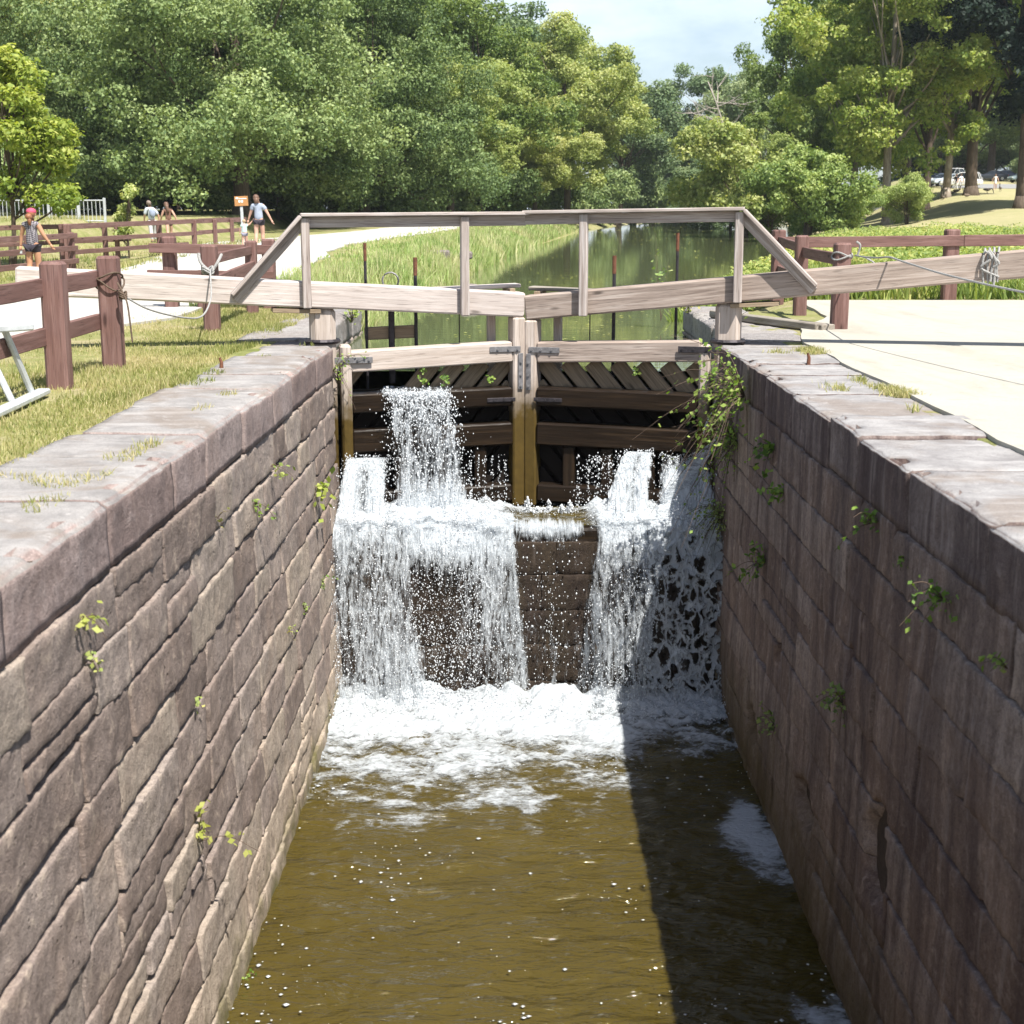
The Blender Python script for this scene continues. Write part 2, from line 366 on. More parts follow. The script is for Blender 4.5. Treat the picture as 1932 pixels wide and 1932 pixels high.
def m_gravel(name, a, b, cr=False):
    t = NT(name); p = t.pos()
    n1 = t.noise(p, .8, 5, .6); n2 = t.noise(p, 45, 4, .7); n3 = t.noise(p, 5, 5, .7)
    c = t.mix(n1, a, b); c = t.mix(t.ramp(n2, [(.3, .35), (.5, 0)]), c, tuple(v * .6 for v in a))
    c = t.mix(t.ramp(n3, [(.55, 0), (.72, .4)]), c, tuple(v * .62 for v in a)); n6 = t.noise(p, 1.0, 6, .65, (1.6, .35, 1), .8)
    c = t.mix(t.ramp(n6, [(.5, 0), (.66, .35)]), c, (a[0] * .72, a[1] * .70, a[2] * .64))
    if cr:
        v = t.n('TexVoronoi', feature='DISTANCE_TO_EDGE'); v.inputs['Scale'].default_value = .28
        mv = t.n('VectorMath', operation='ADD'); nn = t.n('TexNoise'); nn.inputs['Scale'].default_value = 1.2
        t.l(p, nn.inputs['Vector']); t.l(p, mv.inputs[0]); t.l(nn.outputs['Color'], mv.inputs[1]); t.l(mv.outputs[0], v.inputs['Vector'])
        c = t.mix(t.ramp(v.outputs['Distance'], [(.0, .22), (.006, 0)]), c, (.26, .23, .19))
    return t.done(t.pbsdf(c, .95, t.bump(n2, .5, .01), .15))
M['gravel'] = m_gravel('pale_gravel', (.40, .385, .355), (.50, .485, .45))
M['concrete'] = m_gravel('pale_concrete', (.335, .318, .272), (.425, .407, .355), True)
M['asphalt'] = m_gravel('car_park', (.22, .22, .22), (.30, .30, .30))

def m_water(name, c1, c2, sc, bump, dist, rough=.04, sp=True):
    t = NT(name); p = t.pos()
    w1 = t.noise(p, 1.0, 4, .55, sc, .5); w2 = t.noise(p, 1.0, 3, .5, tuple(v * 3.3 for v in sc), .8)
    h = t.math('ADD', t.math('MULTIPLY', w1, .75), t.math('MULTIPLY', w2, .25))
    c = t.mix(t.noise(p, .9, 4), c1, c2)
    return t.done(t.pbsdf(c, rough, t.bump(h, bump, dist), .5, IOR=1.33))
M['lock_water'] = m_water('murky_lock_water', (.042, .031, .006), (.072, .054, .012), (1.3, 3.2, 1), .9, .22)
M['canal_water'] = m_water('still_canal_water', (.085, .098, .048), (.13, .145, .07), (.5, 1.3, 1), .06, .05, .03)

def m_foam(name, kind):
    """falling white water: attribute dens = how closed the sheet is, gc = (across, down, layer)"""
    t = NT(name); g = t.attr('gc').outputs['Vector']; dn = t.attr('dens').outputs['Fac']
    if kind == 'lace':
        nn = t.n('TexNoise'); nn.inputs['Scale'].default_value = 5; t.l(g, nn.inputs['Vector'])
        mp = t.n('Mapping'); mp.inputs['Scale'].default_value = (5.6, 3.4, 5); t.l(g, mp.inputs[0])
        mv = t.n('VectorMath', operation='ADD'); sc = t.n('VectorMath', operation='SCALE'); sc.inputs['Scale'].default_value = 1.3
        t.l(nn.outputs['Color'], sc.inputs[0]); t.l(mp.outputs[0], mv.inputs[0]); t.l(sc.outputs[0], mv.inputs[1])
        v = t.n('TexVoronoi', feature='DISTANCE_TO_EDGE'); v.inputs['Scale'].default_value = 1; t.l(mv.outputs[0], v.inputs['Vector'])
        base = t.math('SUBTRACT', .78, t.math('MULTIPLY', v.outputs['Distance'], 1.7))
        base = t.math('ADD', base, t.math('MULTIPLY', t.math('SUBTRACT', t.noise(g, 1.0, 5, .65, (22, 12, 5)), .5), .9))
    elif kind == 'pool':
        n1 = t.noise(g, 1.0, 6, .66, (2.6, 4.2, 1), 1.2); n2 = t.noise(g, 1.0, 5, .7, (13, 22, 1), .6)
        base = t.math('ADD', t.math('MULTIPLY', n1, .6), t.math('MULTIPLY', n2, .4))
    else:
        n1 = t.noise(g, 1.0, 6, .62, (17, 3.0, 7), 1.0); n2 = t.noise(g, 1.0, 4, .6, (46, 15, 9), .6)
        base = t.math('ADD', t.math('MULTIPLY', n1, .66), t.math('MULTIPLY', n2, .34))
    thr = t.math('SUBTRACT', .72, t.math('MULTIPLY', dn, .42))
    mr = t.n('MapRange', interpolation_type='SMOOTHSTEP')
    t.l(base, mr.inputs[0]); t.l(t.math('SUBTRACT', thr, {'fall': .10, 'lace': .10, 'pool': .13}[kind]), mr.inputs['From Min']); t.l(t.math('ADD', thr, {'fall': .12, 'lace': .10, 'pool': .13}[kind]), mr.inputs['From Max'])
    d = t.n('BsdfDiffuse'); d.inputs[0].default_value = (.66, .71, .755, 1)
    tr = t.n('BsdfTranslucent'); tr.inputs[0].default_value = (.68, .73, .775, 1)
    m1 = t.n('MixShader'); m1.inputs[0].default_value = .35; t.l(d.outputs[0], m1.inputs[1]); t.l(tr.outputs[0], m1.inputs[2])
    gl = t.n('BsdfGlossy'); gl.inputs['Roughness'].default_value = .18
    m2 = t.n('MixShader'); m2.inputs[0].default_value = .06; t.l(m1.outputs[0], m2.inputs[1]); t.l(gl.outputs[0], m2.inputs[2])
    b = t.bump(base, .9, .10); t.l(b, d.inputs['Normal']); t.l(b, gl.inputs['Normal'])
    tp = t.n('BsdfTransparent'); m3 = t.n('MixShader')
    t.l(mr.outputs[0], m3.inputs[0]); t.l(tp.outputs[0], m3.inputs[1]); t.l(m2.outputs[0], m3.inputs[2])
    return t.done(m3.outputs[0])
M['fall'] = m_foam('falling_white_water', 'fall'); M['lace'] = m_foam('lacy_white_water', 'lace'); M['pool'] = m_foam('pool_foam', 'pool')
def m_drop():
    t = NT('water_drop'); d = t.n('BsdfDiffuse'); d.inputs[0].default_value = (.76, .79, .82, 1)
    gl = t.n('BsdfGlossy'); gl.inputs['Roughness'].default_value = .12
    tr = t.n('BsdfTranslucent'); tr.inputs[0].default_value = (.8, .84, .87, 1)
    a = t.n('MixShader'); a.inputs[0].default_value = .3; t.l(d.outputs[0], a.inputs[1]); t.l(tr.outputs[0], a.inputs[2])
    m = t.n('MixShader'); m.inputs[0].default_value = .07; t.l(a.outputs[0], m.inputs[1]); t.l(gl.outputs[0], m.inputs[2])
    return t.done(m.outputs[0])
M['drop'] = m_drop()

# ------------------------------------------------------------------ terrain
ZC = -.42          # canal level above the gate
ZW = -4.05         # water in the lock chamber
CL = np.array([(16, -2.45), (23, -2.5), (30, -2.2), (42, -1.4), (74, .5), (155, 7.6), (250, 21), (300, 33), (420, 90)])
CR = np.array([(16, 2.55), (23, 2.6), (30, 3.5), (40, 6), (49, 8.7), (60, 11), (132, 24), (250, 46), (300, 64), (420, 125)])
def cl(y): return np.interp(y, CL[:, 0], CL[:, 1])
def cr(y): return np.interp(y, CR[:, 0], CR[:, 1])
def base_h(x, y):
    x = np.asarray(x, float); y = np.asarray(y, float)
    z = .36 * smooth(30, 50, y) * smooth(-14, -9, x) * (1 - smooth(2, 6, x))
    z = z + (-.25 * smooth(24, 31, y) * (1 - smooth(38, 52, y)) + .22 * smooth(48, 58, y)) * (1 - smooth(-14, -9, x))
    z = z + 1.05 * smooth(50, 58, y) * (1 - smooth(-18.2, -16.8, x))
    z = z + .5 * smooth(80, 130, y) * (1 - smooth(-10, 5, x))
    r = x - cr(y)
    z = z + np.clip(y - 72, 0, 150) * .041 * smooth(6, 18, r)
    z = z + .35 * smooth(26, 60, y) * smooth(1, 8, r) * (1 - smooth(60, 120, y) * .0)
    return z - .012
def terrain(x, y):
    x = np.asarray(x, float); y = np.asarray(y, float)
    b = base_h(x, y)
    t = np.minimum(x - cl(y), cr(y) - x)
    bank = ZC - .15 + (b - ZC + .15) * smooth(0, 2.2, -t)
    chan = ZC - .15 - 1.6 * smooth(0, 2.5, t)
    z = np.where(t > 0, chan, bank)
    zl = np.where((x > -2.72) & (x < 2.88), np.where(y < 17.6, -5.5, -2.2), np.where((x > -3.0) & (x < 3.2), -.15, np.where(x > 3.2, -.014, -.012)))
    return np.where(y < 23, zl, z)
def ax(parts):
    a = np.unique(np.round(np.concatenate([np.arange(s, e, st) for s, e, st in parts]), 3)); return a
xs = ax([(-900, -120, 60), (-120, -40, 6), (-40, -3, .75), (-3, 3.5, .08), (3.5, 16, .5), (16, 80, 1.25), (80, 200, 8), (200, 901, 70)])
ys = ax([(-60, 0, 10), (0, 17.5, 1.5), (17.5, 24, .25), (24, 60, .75), (60, 180, 2), (180, 320, 6), (320, 1600, 90)])
gx, gy = np.meshgrid(xs, ys); gz = terrain(gx, gy)
V = np.stack([gx, gy, gz], -1).reshape(-1, 3)
nx = len(xs); idx = np.arange(len(V)).reshape(gx.shape)
F = np.stack([idx[:-1, :-1], idx[:-1, 1:], idx[1:, 1:], idx[1:, :-1]], -1).reshape(-1, 4)
tag(obj('ground', V, F, M['ground'], smooth_shade=True), kind='structure')

def strip(name, left, right, mat, lift=.02, n=60, m=10, rag=.25, kind='structure', seed=0):
    """path draped on the ground between two polylines of (x, y)"""
    def res(P, k):
        P = np.array(P, float); d = np.r_[0, np.cumsum(np.hypot(*np.diff(P, axis=0).T))]
        s = np.linspace(0, d[-1], k); return np.stack([np.interp(s, d, P[:, 0]), np.interp(s, d, P[:, 1])], -1)
    A = res(left, n); B = res(right, n); V = []
    for i in range(n):
        ra = rag * nz(i * .6, seed + 1.3); rb = rag * nz(i * .6, seed + 9.1)
        a = A[i] + (A[i] - B[i]) / np.linalg.norm(A[i] - B[i]) * ra
        b = B[i] + (B[i] - A[i]) / np.linalg.norm(A[i] - B[i]) * rb
        for j in range(m + 1):
            p = a + (b - a) * j / m
            V.append((p[0], p[1], float(base_h(p[0], p[1])) + .012 + lift))
    VV = np.array(V).reshape(n, m + 1, 3); lo0 = VV[:, :1].copy(); lo1 = VV[:, -1:].copy(); lo0[..., 2] -= .12; lo1[..., 2] -= .12
    V = np.concatenate([lo0, VV[:, :1], VV, VV[:, -1:], lo1], 1).reshape(-1, 3); idx = np.arange(n * (m + 5)).reshape(n, m + 5)
    F = np.stack([idx[:-1, :-1], idx[:-1, 1:], idx[1:, 1:], idx[1:, :-1]], -1)
    F = np.delete(F, [1, m + 2], axis=1).reshape(-1, 4)      # the skirt has its own edge vertices
    return tag(obj(name, V, F, mat, smooth_shade=True), kind=kind)
strip('towpath', [(-11.5, 8), (-11, 16), (-10.8, 22), (-10.2, 28), (-10.5, 36), (-12.2, 50), (-13.5, 62), (-11.5, 78), (-8.5, 100), (-4.5, 135)],
      [(-6.4, 8), (-5.9, 16), (-5.2, 22), (-5.0, 30), (-5.6, 38), (-6.3, 52), (-5.9, 66), (-5.0, 84), (-3.2, 110), (-1.2, 135)], M['gravel'], .025, 90, 24, .35)
strip('pavement', [(3.28, -8), (3.30, 8), (3.42, 17), (3.9, 19.5), (4.6, 21), (4.9, 25.2)], [(45, -8), (45, 8), (45, 17), (45, 19.5), (45, 21), (45, 25.4)], M['concrete'], .020, 60, 60, .07)
strip('car_park', [(38, 168), (60, 164), (110, 160)], [(44, 186), (66, 184), (112, 182)], M['asphalt'], .06, 20, 8, .3)

# water above the gate, and in the lock
def sheet(x0, x1, y0, y1, z, dx, dy, amp=0, fx=1, fy=1):
    a = np.linspace(x0, x1, max(2, int((x1 - x0) / dx))); b = np.linspace(y0, y1, max(2, int((y1 - y0) / dy)))
    gx, gy = np.meshgrid(a, b); gz = np.full(gx.shape, float(z))
    if amp:
        gz = gz + amp * np.vectorize(lambda p, q: nz(p * fx, q * fy, 3.3) + .5 * nz(p * fx * 2.3 + 9, q * fy * 2.3, 7.7))(gx, gy)
    V = np.stack([gx, gy, gz], -1).reshape(-1, 3); i = np.arange(len(V)).reshape(gx.shape)
    return V, np.stack([i[:-1, :-1], i[:-1, 1:], i[1:, 1:], i[1:, :-1]], -1).reshape(-1, 4)
V, F = sheet(-40, 150, 17.75, 420, ZC, 5, 5)
tag(obj('canal_water', V, F, M['canal_water'], smooth_shade=True), kind='structure')
V, F = sheet(-2.6, 2.9, -6, 16.4, ZW, .04, .04, .030, 1.7, 3.4)
amp = smooth(11.5, 14.8, V[:, 1])
V[:, 2] += np.array([.05 * a * (nz(v[0] * 3.1, v[1] * 5, 1.7) + .6 * nz(v[0] * 8, v[1] * 11, 4.1)) if a > 0 else 0 for v, a in zip(V, amp)])
tag(obj('lock_water', V, F, M['lock_water'], smooth_shade=True), kind='structure')

# ------------------------------------------------------------------ masonry
def masonry(rng, mapf, u0, u1, courses, blk=(.55, 1.25), gap=.014, rough=.012, step=.05, irregular=.25, tintf=None, seed=0, jag=.018, cavity=None, bev=.016):
    """coursed blocks on a face: mapf(u, z, depth)->xyz, depth > 0 towards the viewer. Returns V, F, tint"""
    VV = []; FF = []; TT = []; n0 = 0
    def block(ua, ub, za, zb, k):
        nonlocal n0
        nu = max(3, int((ub - ua) / step)); nv = max(3, int((zb - za) / step))
        off = rng.uniform(-.014, .014); tint = rng.uniform(.05, .95)
        if tintf: tint = tintf(tint, .5 * (ua + ub), .5 * (za + zb), rng)
        tu = rng.uniform(-.012, .012); tv = rng.uniform(-.015, .015)
        g = gap * rng.choice([.2, .5, 1.0, 1.9]); sk = rng.uniform(-.010, .010)
        chips = [(rng.choice([ua, ub]) , rng.choice([za, zb]), rng.uniform(.03, .10)) for _ in range(rng.integers(0, 3) // 2 + 0)]
        bw = bev
        us = np.r_[ua + g, ua + g, np.linspace(ua + g + bw, ub - g - bw, nu + 1), ub - g, ub - g]; zs = np.r_[za + g, za + g, np.linspace(za + g + bw, zb - g - bw, nv + 1), zb - g, zb - g]
        nu += 2; nv += 2
        for j, z in enumerate(zs):
            for i, u in enumerate(us):
                ring = i in (0, nu + 2) or j in (0, nv + 2)
                e = min(u - ua, ub - u, z - za, zb - z) - g
                d = off + tu * (u - ua - (ub - ua) / 2) + tv * (z - za - (zb - za) / 2)
                if e < bw: d -= (1 - max(0, e) / bw) ** 2 * bw * .6
                d += rough * (nz(u * 3.1 + seed, z * 3.1, k * .37) * 1.2 + .7 * nz(u * 9, z * 9, seed + k * .37) + .4 * nz(u * 21, z * 21, seed))
                for (cu, cz, rr) in chips:
                    q = math.hypot(u - cu, z - cz)
                    if q < rr: d -= (rr - q) * .7
                if cavity:
                    for (cu, cz, ru, rz, dp) in cavity:
                        q = ((u - cu) / ru) ** 2 + ((z - cz) / rz) ** 2 + .5 * nz(u * 5, z * 5, 2)
                        if q < 1: d -= dp * min(1, (1 - q) * 2.5)
                uu = u; zz = z
                if e < .03:
                    uu += jag * (nz(u * 5 + k, z * 5, 11) + nz(u * 19 + k, z * 19, 11)); zz += jag * (.7 * nz(u * 4, z * 7 + k, 23) + nz(u * 19, z * 19 + k, 23))
                zz += sk * (u - ua) * .5
                if ring: d = -.16
                VV.append(mapf(uu, zz, d)); TT.append(tint)
        w = nu + 3; h = nv + 3
        for j in range(h - 1):
            for i in range(w - 1):
                a = n0 + j * w + i; FF.append((a, a + 1, a + w + 1, a + w))
        n0 += w * h
    k = 0
    for ci in range(len(courses) - 1):
        zt, zb = courses[ci], courses[ci + 1]
        u = u0 - rng.uniform(0, .6)
        while u < u1:
            L = rng.uniform(*blk)
            a = max(u, u0); b = min(u + L, u1)
            if u1 - b < .25: b = u1
            if b - a > .1:
                if rng.random() < irregular and zt - zb > .28:
                    zm = zb + (zt - zb) * rng.uniform(.38, .62)
                    if rng.random() < .5:
                        block(a, b, zb, zm, k); block(a, b, zm, zt, k + 1)
                    else:
                        um = a + (b - a) * rng.uniform(.35, .65); block(a, um, zb, zm, k); block(um, b, zb, zm, k + 2); block(a, b, zm, zt, k + 1)
                    k += 3
                else:
                    block(a, b, zb, zt, k); k += 1
            u = b if b == u1 else u + L
            if b == u1: break
    return np.array(VV), np.array(FF), np.array(TT)
def courses(rng, zt, zb, lo, hi):
    out = [zt]
    while out[-1] > zb: out.append(out[-1] - rng.uniform(lo, hi))
    return out
def coping(rng, xi, xo, y0, y1, h, sgn, red=.1, step=.06, rag=.0, lens=(.9, 1.7), worn=.06):
    """row of coping slabs; xi inner face, xo outer edge; arris rounded"""
    VV = []; FF = []; TT = []; n0 = 0; y = y0
    while y < y1 - .05:
        L = rng.uniform(*lens); yb = min(y + L, y1)
        if y1 - yb < .4: yb = y1
        dz = rng.uniform(-.012, .012); dx = rng.uniform(-.012, .012); tint = rng.uniform(.1, .95); xo_k = xo + rng.uniform(-.12, .12)
        tl = rng.uniform(-.01, .01)
        prof = []
        W = abs(xo_k - xi); nt = int(W / .07)
        for i in range(nt + 1): prof.append((W - (W - worn) * i / nt, 0))
        for i in range(1, 6):
            a = math.pi / 2 * i / 5; prof.append((worn - worn * math.sin(a), -worn + worn * math.cos(a)))
        nf = 6
        for i in range(1, nf + 1): prof.append((0, -worn - (h - worn) * i / nf))
        prof = [(W, -.3)] + prof + [(.2, -h)]
        g = .009
        ns = max(4, int((yb - y) / step)); yy = np.r_[y + g, np.linspace(y + g, yb - g, ns + 1), yb - g]
        for j, q in enumerate(yy):
            ring = j in (0, ns + 2); e = min(q - y, yb - q)
            for i, (a, b) in enumerate(prof):
                s = 0 if e > .04 else (1 - e / .04) ** 2 * .014
                nn = .010 * nz(q * 2.2, a * 2.2 + b * 2.2, 31) + .007 * nz(q * 8, a * 8, b * 8 + 5)
                top = i <= nt + 1
                x = a + dx; z = b + dz + tl * (q - y)
                if top and i: z += nn - s
                elif i: x -= nn * 1.4 - s + (.02 * max(0, nz(q * 3.3, b * 4, 77)))
                else: x += 0
                if nt + 1 <= i <= nt + 4: x += .02 * nz(q * 2.7, 9.1, 3) + .01; z += -.015 * abs(nz(q * 4.1, 2.2, 8)); ck = max(0, nz(q * 5.5, xi * 3, 4.4) - .18) * .22; x += ck; z -= ck * .6
                if ring:
                    cxx, czz = W * .5, -h * .5; x = cxx + (x - cxx) * .85; z = czz + (z - czz) * .85
                VV.append((xi - sgn * x, q, z)); TT.append(tint)
        w = len(prof)
        for j in range(ns + 2):
            for i in range(w - 1):
                a = n0 + j * w + i; FF.append((a, a + 1, a + w + 1, a + w))
        n0 += w * (ns + 3); y = yb
    return np.array(VV), np.array(FF), np.array(TT)
def boxv(x0, x1, y0, y1, z0, z1):
    return [(x0, y0, z0), (x1, y0, z0), (x1, y1, z0), (x0, y1, z0), (x0, y0, z1), (x1, y0, z1), (x1, y1, z1), (x0, y1, z1)], \
           [(3, 2, 1, 0), (4, 5, 6, 7), (0, 1, 5, 4), (1, 2, 6, 5), (2, 3, 7, 6), (3, 0, 4, 7)]

XL, XR = -2.24, 2.40
Y_END = 16.86
rng = rs(11)
lw = empty('lock_wall', (XL, 8, 0), 'sunlit grey and brown sandstone lock wall with open joints, on the grassy bank side', 'wall')
def mapL(u, z, d):
    t = np.clip((-.4 - z) / 3.65, 0, 1.2)
    x = XL + .02 + .15 * t ** 1.6 + .03 * nz(u * .35, z * .5, 9.4) + d
    return (x, u, z)
def tintL(t, u, z, r):
    if z < -3.35: return r.uniform(.8, 1.1)
    return t * .8
crs = [-.39, -.74, -1.06, -1.43, -1.74, -2.12, -2.45, -2.83, -3.16, -3.5, -3.86, -4.5]
V, F, T = masonry(rng, mapL, -4, Y_END, crs, (.6, 1.5), .015, .013, .038, .08, tintL, 3.0, .013, bev=.007)
obj('masonry', V, F, M['stone_l'], lw, attrs={'tint': T})
V, F, T = coping(rng, XL, -3.12, -4, Y_END, .38, 1)
obj('coping', V, F, M['coping_red'], lw, attrs={'tint': T})
b = MB(); b.add(*boxv(-2.9, -2.27, -4, Y_END - .02, -4.6, -.06)); b.build('wall_core', M['joint'], lw)

rng = rs(12)
rw = empty('lock_wall', (XR, 8, 0), 'shaded sandstone lock wall with dark vertical water streaks, below the white concrete', 'wall')
def mapR(u, z, d):
    return (XR - .02 - .05 * np.clip((-.4 - z) / 3.65, 0, 1.2) - .025 * nz(u * .35, z * .5, 29.4) - d, u, z)
crs = [-.40, -.78, -1.16, -1.52, -1.93, -2.3, -2.72, -3.12, -3.55, -3.95, -4.5]
V, F, T = masonry(rng, mapR, -4, Y_END, crs, (.8, 2.3), .006, .012, .055, .10, lambda t, u, z, r: .1 + .8 * t, 8.0, .016, bev=.008,
                  cavity=[(8.6, -2.62, .30, .36, .13), (10.8, -3.2, .34, .18, .13), (12.2, -2.4, .12, .14, .09), (9.6, -1.6, .10, .14, .07), (13.4, -3.5, .3, .2, .12), (7.0, -3.4, .3, .22, .12)])
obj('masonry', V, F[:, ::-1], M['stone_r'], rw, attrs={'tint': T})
V, F, T = coping(rng, XR, 3.46, -4, Y_END, .40, -1, worn=.03)
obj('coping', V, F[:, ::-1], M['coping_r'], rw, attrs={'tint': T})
b = MB(); b.add(*boxv(2.43, 3.05, -4, Y_END - .02, -4.6, -.06)); b.build('wall_core', M['joint'], rw)

# walls of the approach above the gate
for (sg, xi, lab) in ((-1, -2.62, 'short sandstone wing wall above the gate beside the towpath bank'), (1, 2.72, 'short sandstone wing wall above the gate by the white concrete')):
    rng = rs(20 + sg)
    w = empty('wing_wall', (xi, 20, 0), lab, 'wall')
    def mapW(u, z, d, xi=xi, sg=sg): return (xi - sg * d, u, z)
    V, F, T = masonry(rng, mapW, 17.35, 23.6, [-.38, -.8, -1.2, -1.7], (.6, 1.1), .014, .012, .08, .1, None, 5.0)
    obj('masonry', V, F if sg < 0 else F[:, ::-1], M['stone_l'], w, attrs={'tint': T})
    V, F, T = coping(rng, xi, xi + sg * .85, 17.35, 23.6, .38, -sg)
    obj('coping', V, F if sg < 0 else F[:, ::-1], M['coping'], w, attrs={'tint': T})
    e = MB(); e.add(*boxv(min(xi + sg * .03, xi + sg * .8), max(xi + sg * .03, xi + sg * .8), 17.4, 23.55, -1.8, -.06)); e.build('wall_core', M['joint'], w)
    # hollow quoin return between chamber wall and wing wall
    e = MB(); x0, x1 = sorted((xi - sg * .02, xi + sg * .78)); e.add(*boxv(x0, x1, Y_END, 17.35, -4.5, -.02)); e.build('quoin', M['coping'], w)

# breast wall under the gate
YB = 15.95; ZB = -2.06
bw = empty('breast_wall', (0.08, YB, ZB), 'low wet stone step under the gate that the water falls over', 'wall')
V, F, T = masonry(rs(31), lambda u, z, d: (u, YB - d, z), -2.2, 2.42, [ZB - .16, ZB - .55, ZB - .98, ZB - 1.4, ZB - 1.85, ZB - 2.4], (.9, 1.6), .002, .02, .06, .0, lambda t, u, z, r: .3 + .3 * t, 4, .01, bev=.008)
obj('masonry', V, F, M['breast'], bw, attrs={'tint': T})
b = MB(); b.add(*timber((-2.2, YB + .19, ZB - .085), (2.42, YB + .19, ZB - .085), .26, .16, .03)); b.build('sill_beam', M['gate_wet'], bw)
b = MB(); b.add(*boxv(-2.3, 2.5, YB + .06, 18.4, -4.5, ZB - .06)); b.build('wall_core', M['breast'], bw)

# ------------------------------------------------------------------ the gate
def leaf(sgn):
    """one mitre gate leaf with its balance beam and handrail; sgn -1 = towpath side, +1 = concrete side"""
    left = sgn < 0
    Hx, Hy = ((-2.42, 17.02) if left else (2.56, 17.02)); Mx, My = ((.045, 17.62) if left else (.085, 17.62))
    ux, uy = (Mx - Hx), (My - Hy); L = math.hypot(ux, uy); ux /= L; uy /= L
    nxv, nyv = (uy, -ux) if left else (-uy, ux)          # towards the camera
    if nyv > 0: nxv, nyv = -nxv, -nyv
    def P(s, n, z): return (Hx + ux * s + nxv * n, Hy + uy * s + nyv * n, z)
    lab = ('left leaf of the lock gate, pale sunlit timbers, its long beam reaching over the grass' if left else
           'right leaf of the lock gate, timbers toned darker and browner as if shaded, its long beam reaching over the white concrete')
    root = empty('lock_gate', P(0, 0, -2.05), lab, 'lock gate')
    upn = (nxv, nyv, 0)
    def tb(name, p0, p1, w, h, mat, par=root, **k):
        m = MB(); m.add(*timber(p0, p1, w, h, **k)); return m.build(name, mat, par)
    beam_m = M['beam'] if left else M['beam_shaded']
    zt_m, zt_e, se = (.575, .945, 3.42) if left else (.54, 1.33, 5.2)
    ext = 3.42 if left else 5.2
    # balance beam: slopes gently up away from the mitre
    bm = tb('balance_beam', P(L - .01, -.02, zt_m - .15), P(-ext, -.02, zt_e - .16), .32, .30, beam_m, ch=.02, taper=1.06)
    def ztop(s): return zt_m + (zt_e - zt_m) * (L - s) / (L + ext)
    # heel post and stile
    tb('heel_post', P(.05, -.06, -2.1), P(.05, -.06, ztop(0) - .31), .30, .30, M['gate'], up=upn, ch=.05)
    tb('stile', P(.30, .06, -2.1), P(.30, .06, -.02), .13, .24, M['gate'], up=upn, ch=.025)
    # mitre post
    tb('mitre_post', P(L - .085, 0, -2.1), P(L - .085, 0, zt_m - .30), .155, .30, M['gate'], up=upn, ch=.02)
    # rails
    zh, zm = ((-.10, -.02) if left else (.03, -.03))
    s0, s1 = .36, L - .17
    tb('top_rail', P(s0, 0.02, zh - .125), P(s1, .02, zm - .125), .26, .25, M['gate'] if left else M['beam_shaded'], ch=.015)
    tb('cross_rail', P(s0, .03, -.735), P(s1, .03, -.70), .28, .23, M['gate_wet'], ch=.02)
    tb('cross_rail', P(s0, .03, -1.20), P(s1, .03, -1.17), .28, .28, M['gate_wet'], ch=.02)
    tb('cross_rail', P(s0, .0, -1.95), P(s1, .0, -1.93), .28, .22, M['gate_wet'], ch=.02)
    for q in (.30, .56, .80): tb('upright', P(s0 + (s1 - s0) * q, .06, -1.86), P(s0 + (s1 - s0) * q, .06, -1.33), .15, .12, M['gate_wet'], up=upn, ch=.015)
    # diagonal sheathing on the upstream face, clipped to the frame
    m = MB(); k = 0; wpl = .25
    sgx = 1
    s = -1.6
    while s < L + 1.0:
        zlo, zhi = -2.0, -.28; run = (zhi - zlo) * .85
        a = s; bb = s + run                      # leans towards the mitre as it rises
        def clip(sa, za, sb, zb):
            t0, t1 = 0.0, 1.0; d = sb - sa
            lo, hi = .2, L - .12
            t0 = max(t0, (lo - sa) / d); t1 = min(t1, (hi - sa) / d)
            return None if t1 <= t0 + .05 else ((sa + d * t0, za + (zb - za) * t0), (sa + d * t1, za + (zb - za) * t1))
        c = clip(a, zlo, bb, zhi)
        hole = left and (.62 < s + run * .9 < 1.05)
        if c:
            (sa, za), (sb, zb) = c
            if hole and zb > -.75:
                f = (-.75 - za) / (zb - za); sb = sa + (sb - sa) * f; zb = -.75
            m.add(*timber(P(sa, -.09 - .012 * (k % 2), za), P(sb, -.09 - .012 * (k % 2), zb), wpl * .80, .06, up=upn, ch=.012)); k += 1
        s += wpl * 1.25
    m.build('sheathing', M['plank'], root)
    m = MB()
    V4 = [P(.2, -.235, -2.05), P(L - .1, -.235, -2.05), P(L - .1, -.235, -.60), P(.2, -.235, -.60)]
    V5 = [P(.2, -.26, -2.05), P(L - .1, -.26, -2.05), P(L - .1, -.26, -.60), P(.2, -.26, -.60)]
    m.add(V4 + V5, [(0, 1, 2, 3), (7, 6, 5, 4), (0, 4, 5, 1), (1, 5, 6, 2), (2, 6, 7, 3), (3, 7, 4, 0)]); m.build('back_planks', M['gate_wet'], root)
    # foot board on the upstream side near the mitre
    tb('foot_board', P(L + .03, -.38, zt_m + .07), P(L - 1.15, -.34, zt_m + .03), .26, .045, M['grey_timber'] if not left else M['beam'], ch=.008)
    for q in (.12, .9): tb('bracket', P(L - q, -.05, zt_m + .02), P(L - q, -.46, zt_m + .02), .07, .05, M['plank'], ch=.006)
    tb('back_post', P(L - .34, -.30, -.6), P(L - .34, -.30, zt_m - .25), .10, .10, M['gate'], up=upn)
    # hand rail
    fr = .20
    ps = ([.0 - .15, 1.76] if left else [.0 - .07, 1.79])
    zr = 1.515 if left else 1.525; zr_o = 1.495 if left else 1.565
    for s_ in ps:
        t_ = (L - s_) / L
        tb('rail_post', P(s_, fr, ztop(s_) - .31), P(s_, fr, zr + (zr_o - zr) * t_ - .015), .10, .10, M['rail'], up=upn, ch=.01)
    so = ps[0] - .05
    tb('hand_rail', P(so, fr + .02, zr_o + .02), P(L + (.0 if left else -.01), fr + .02, zr + .02), .15, .042, M['rail'], ch=.008)
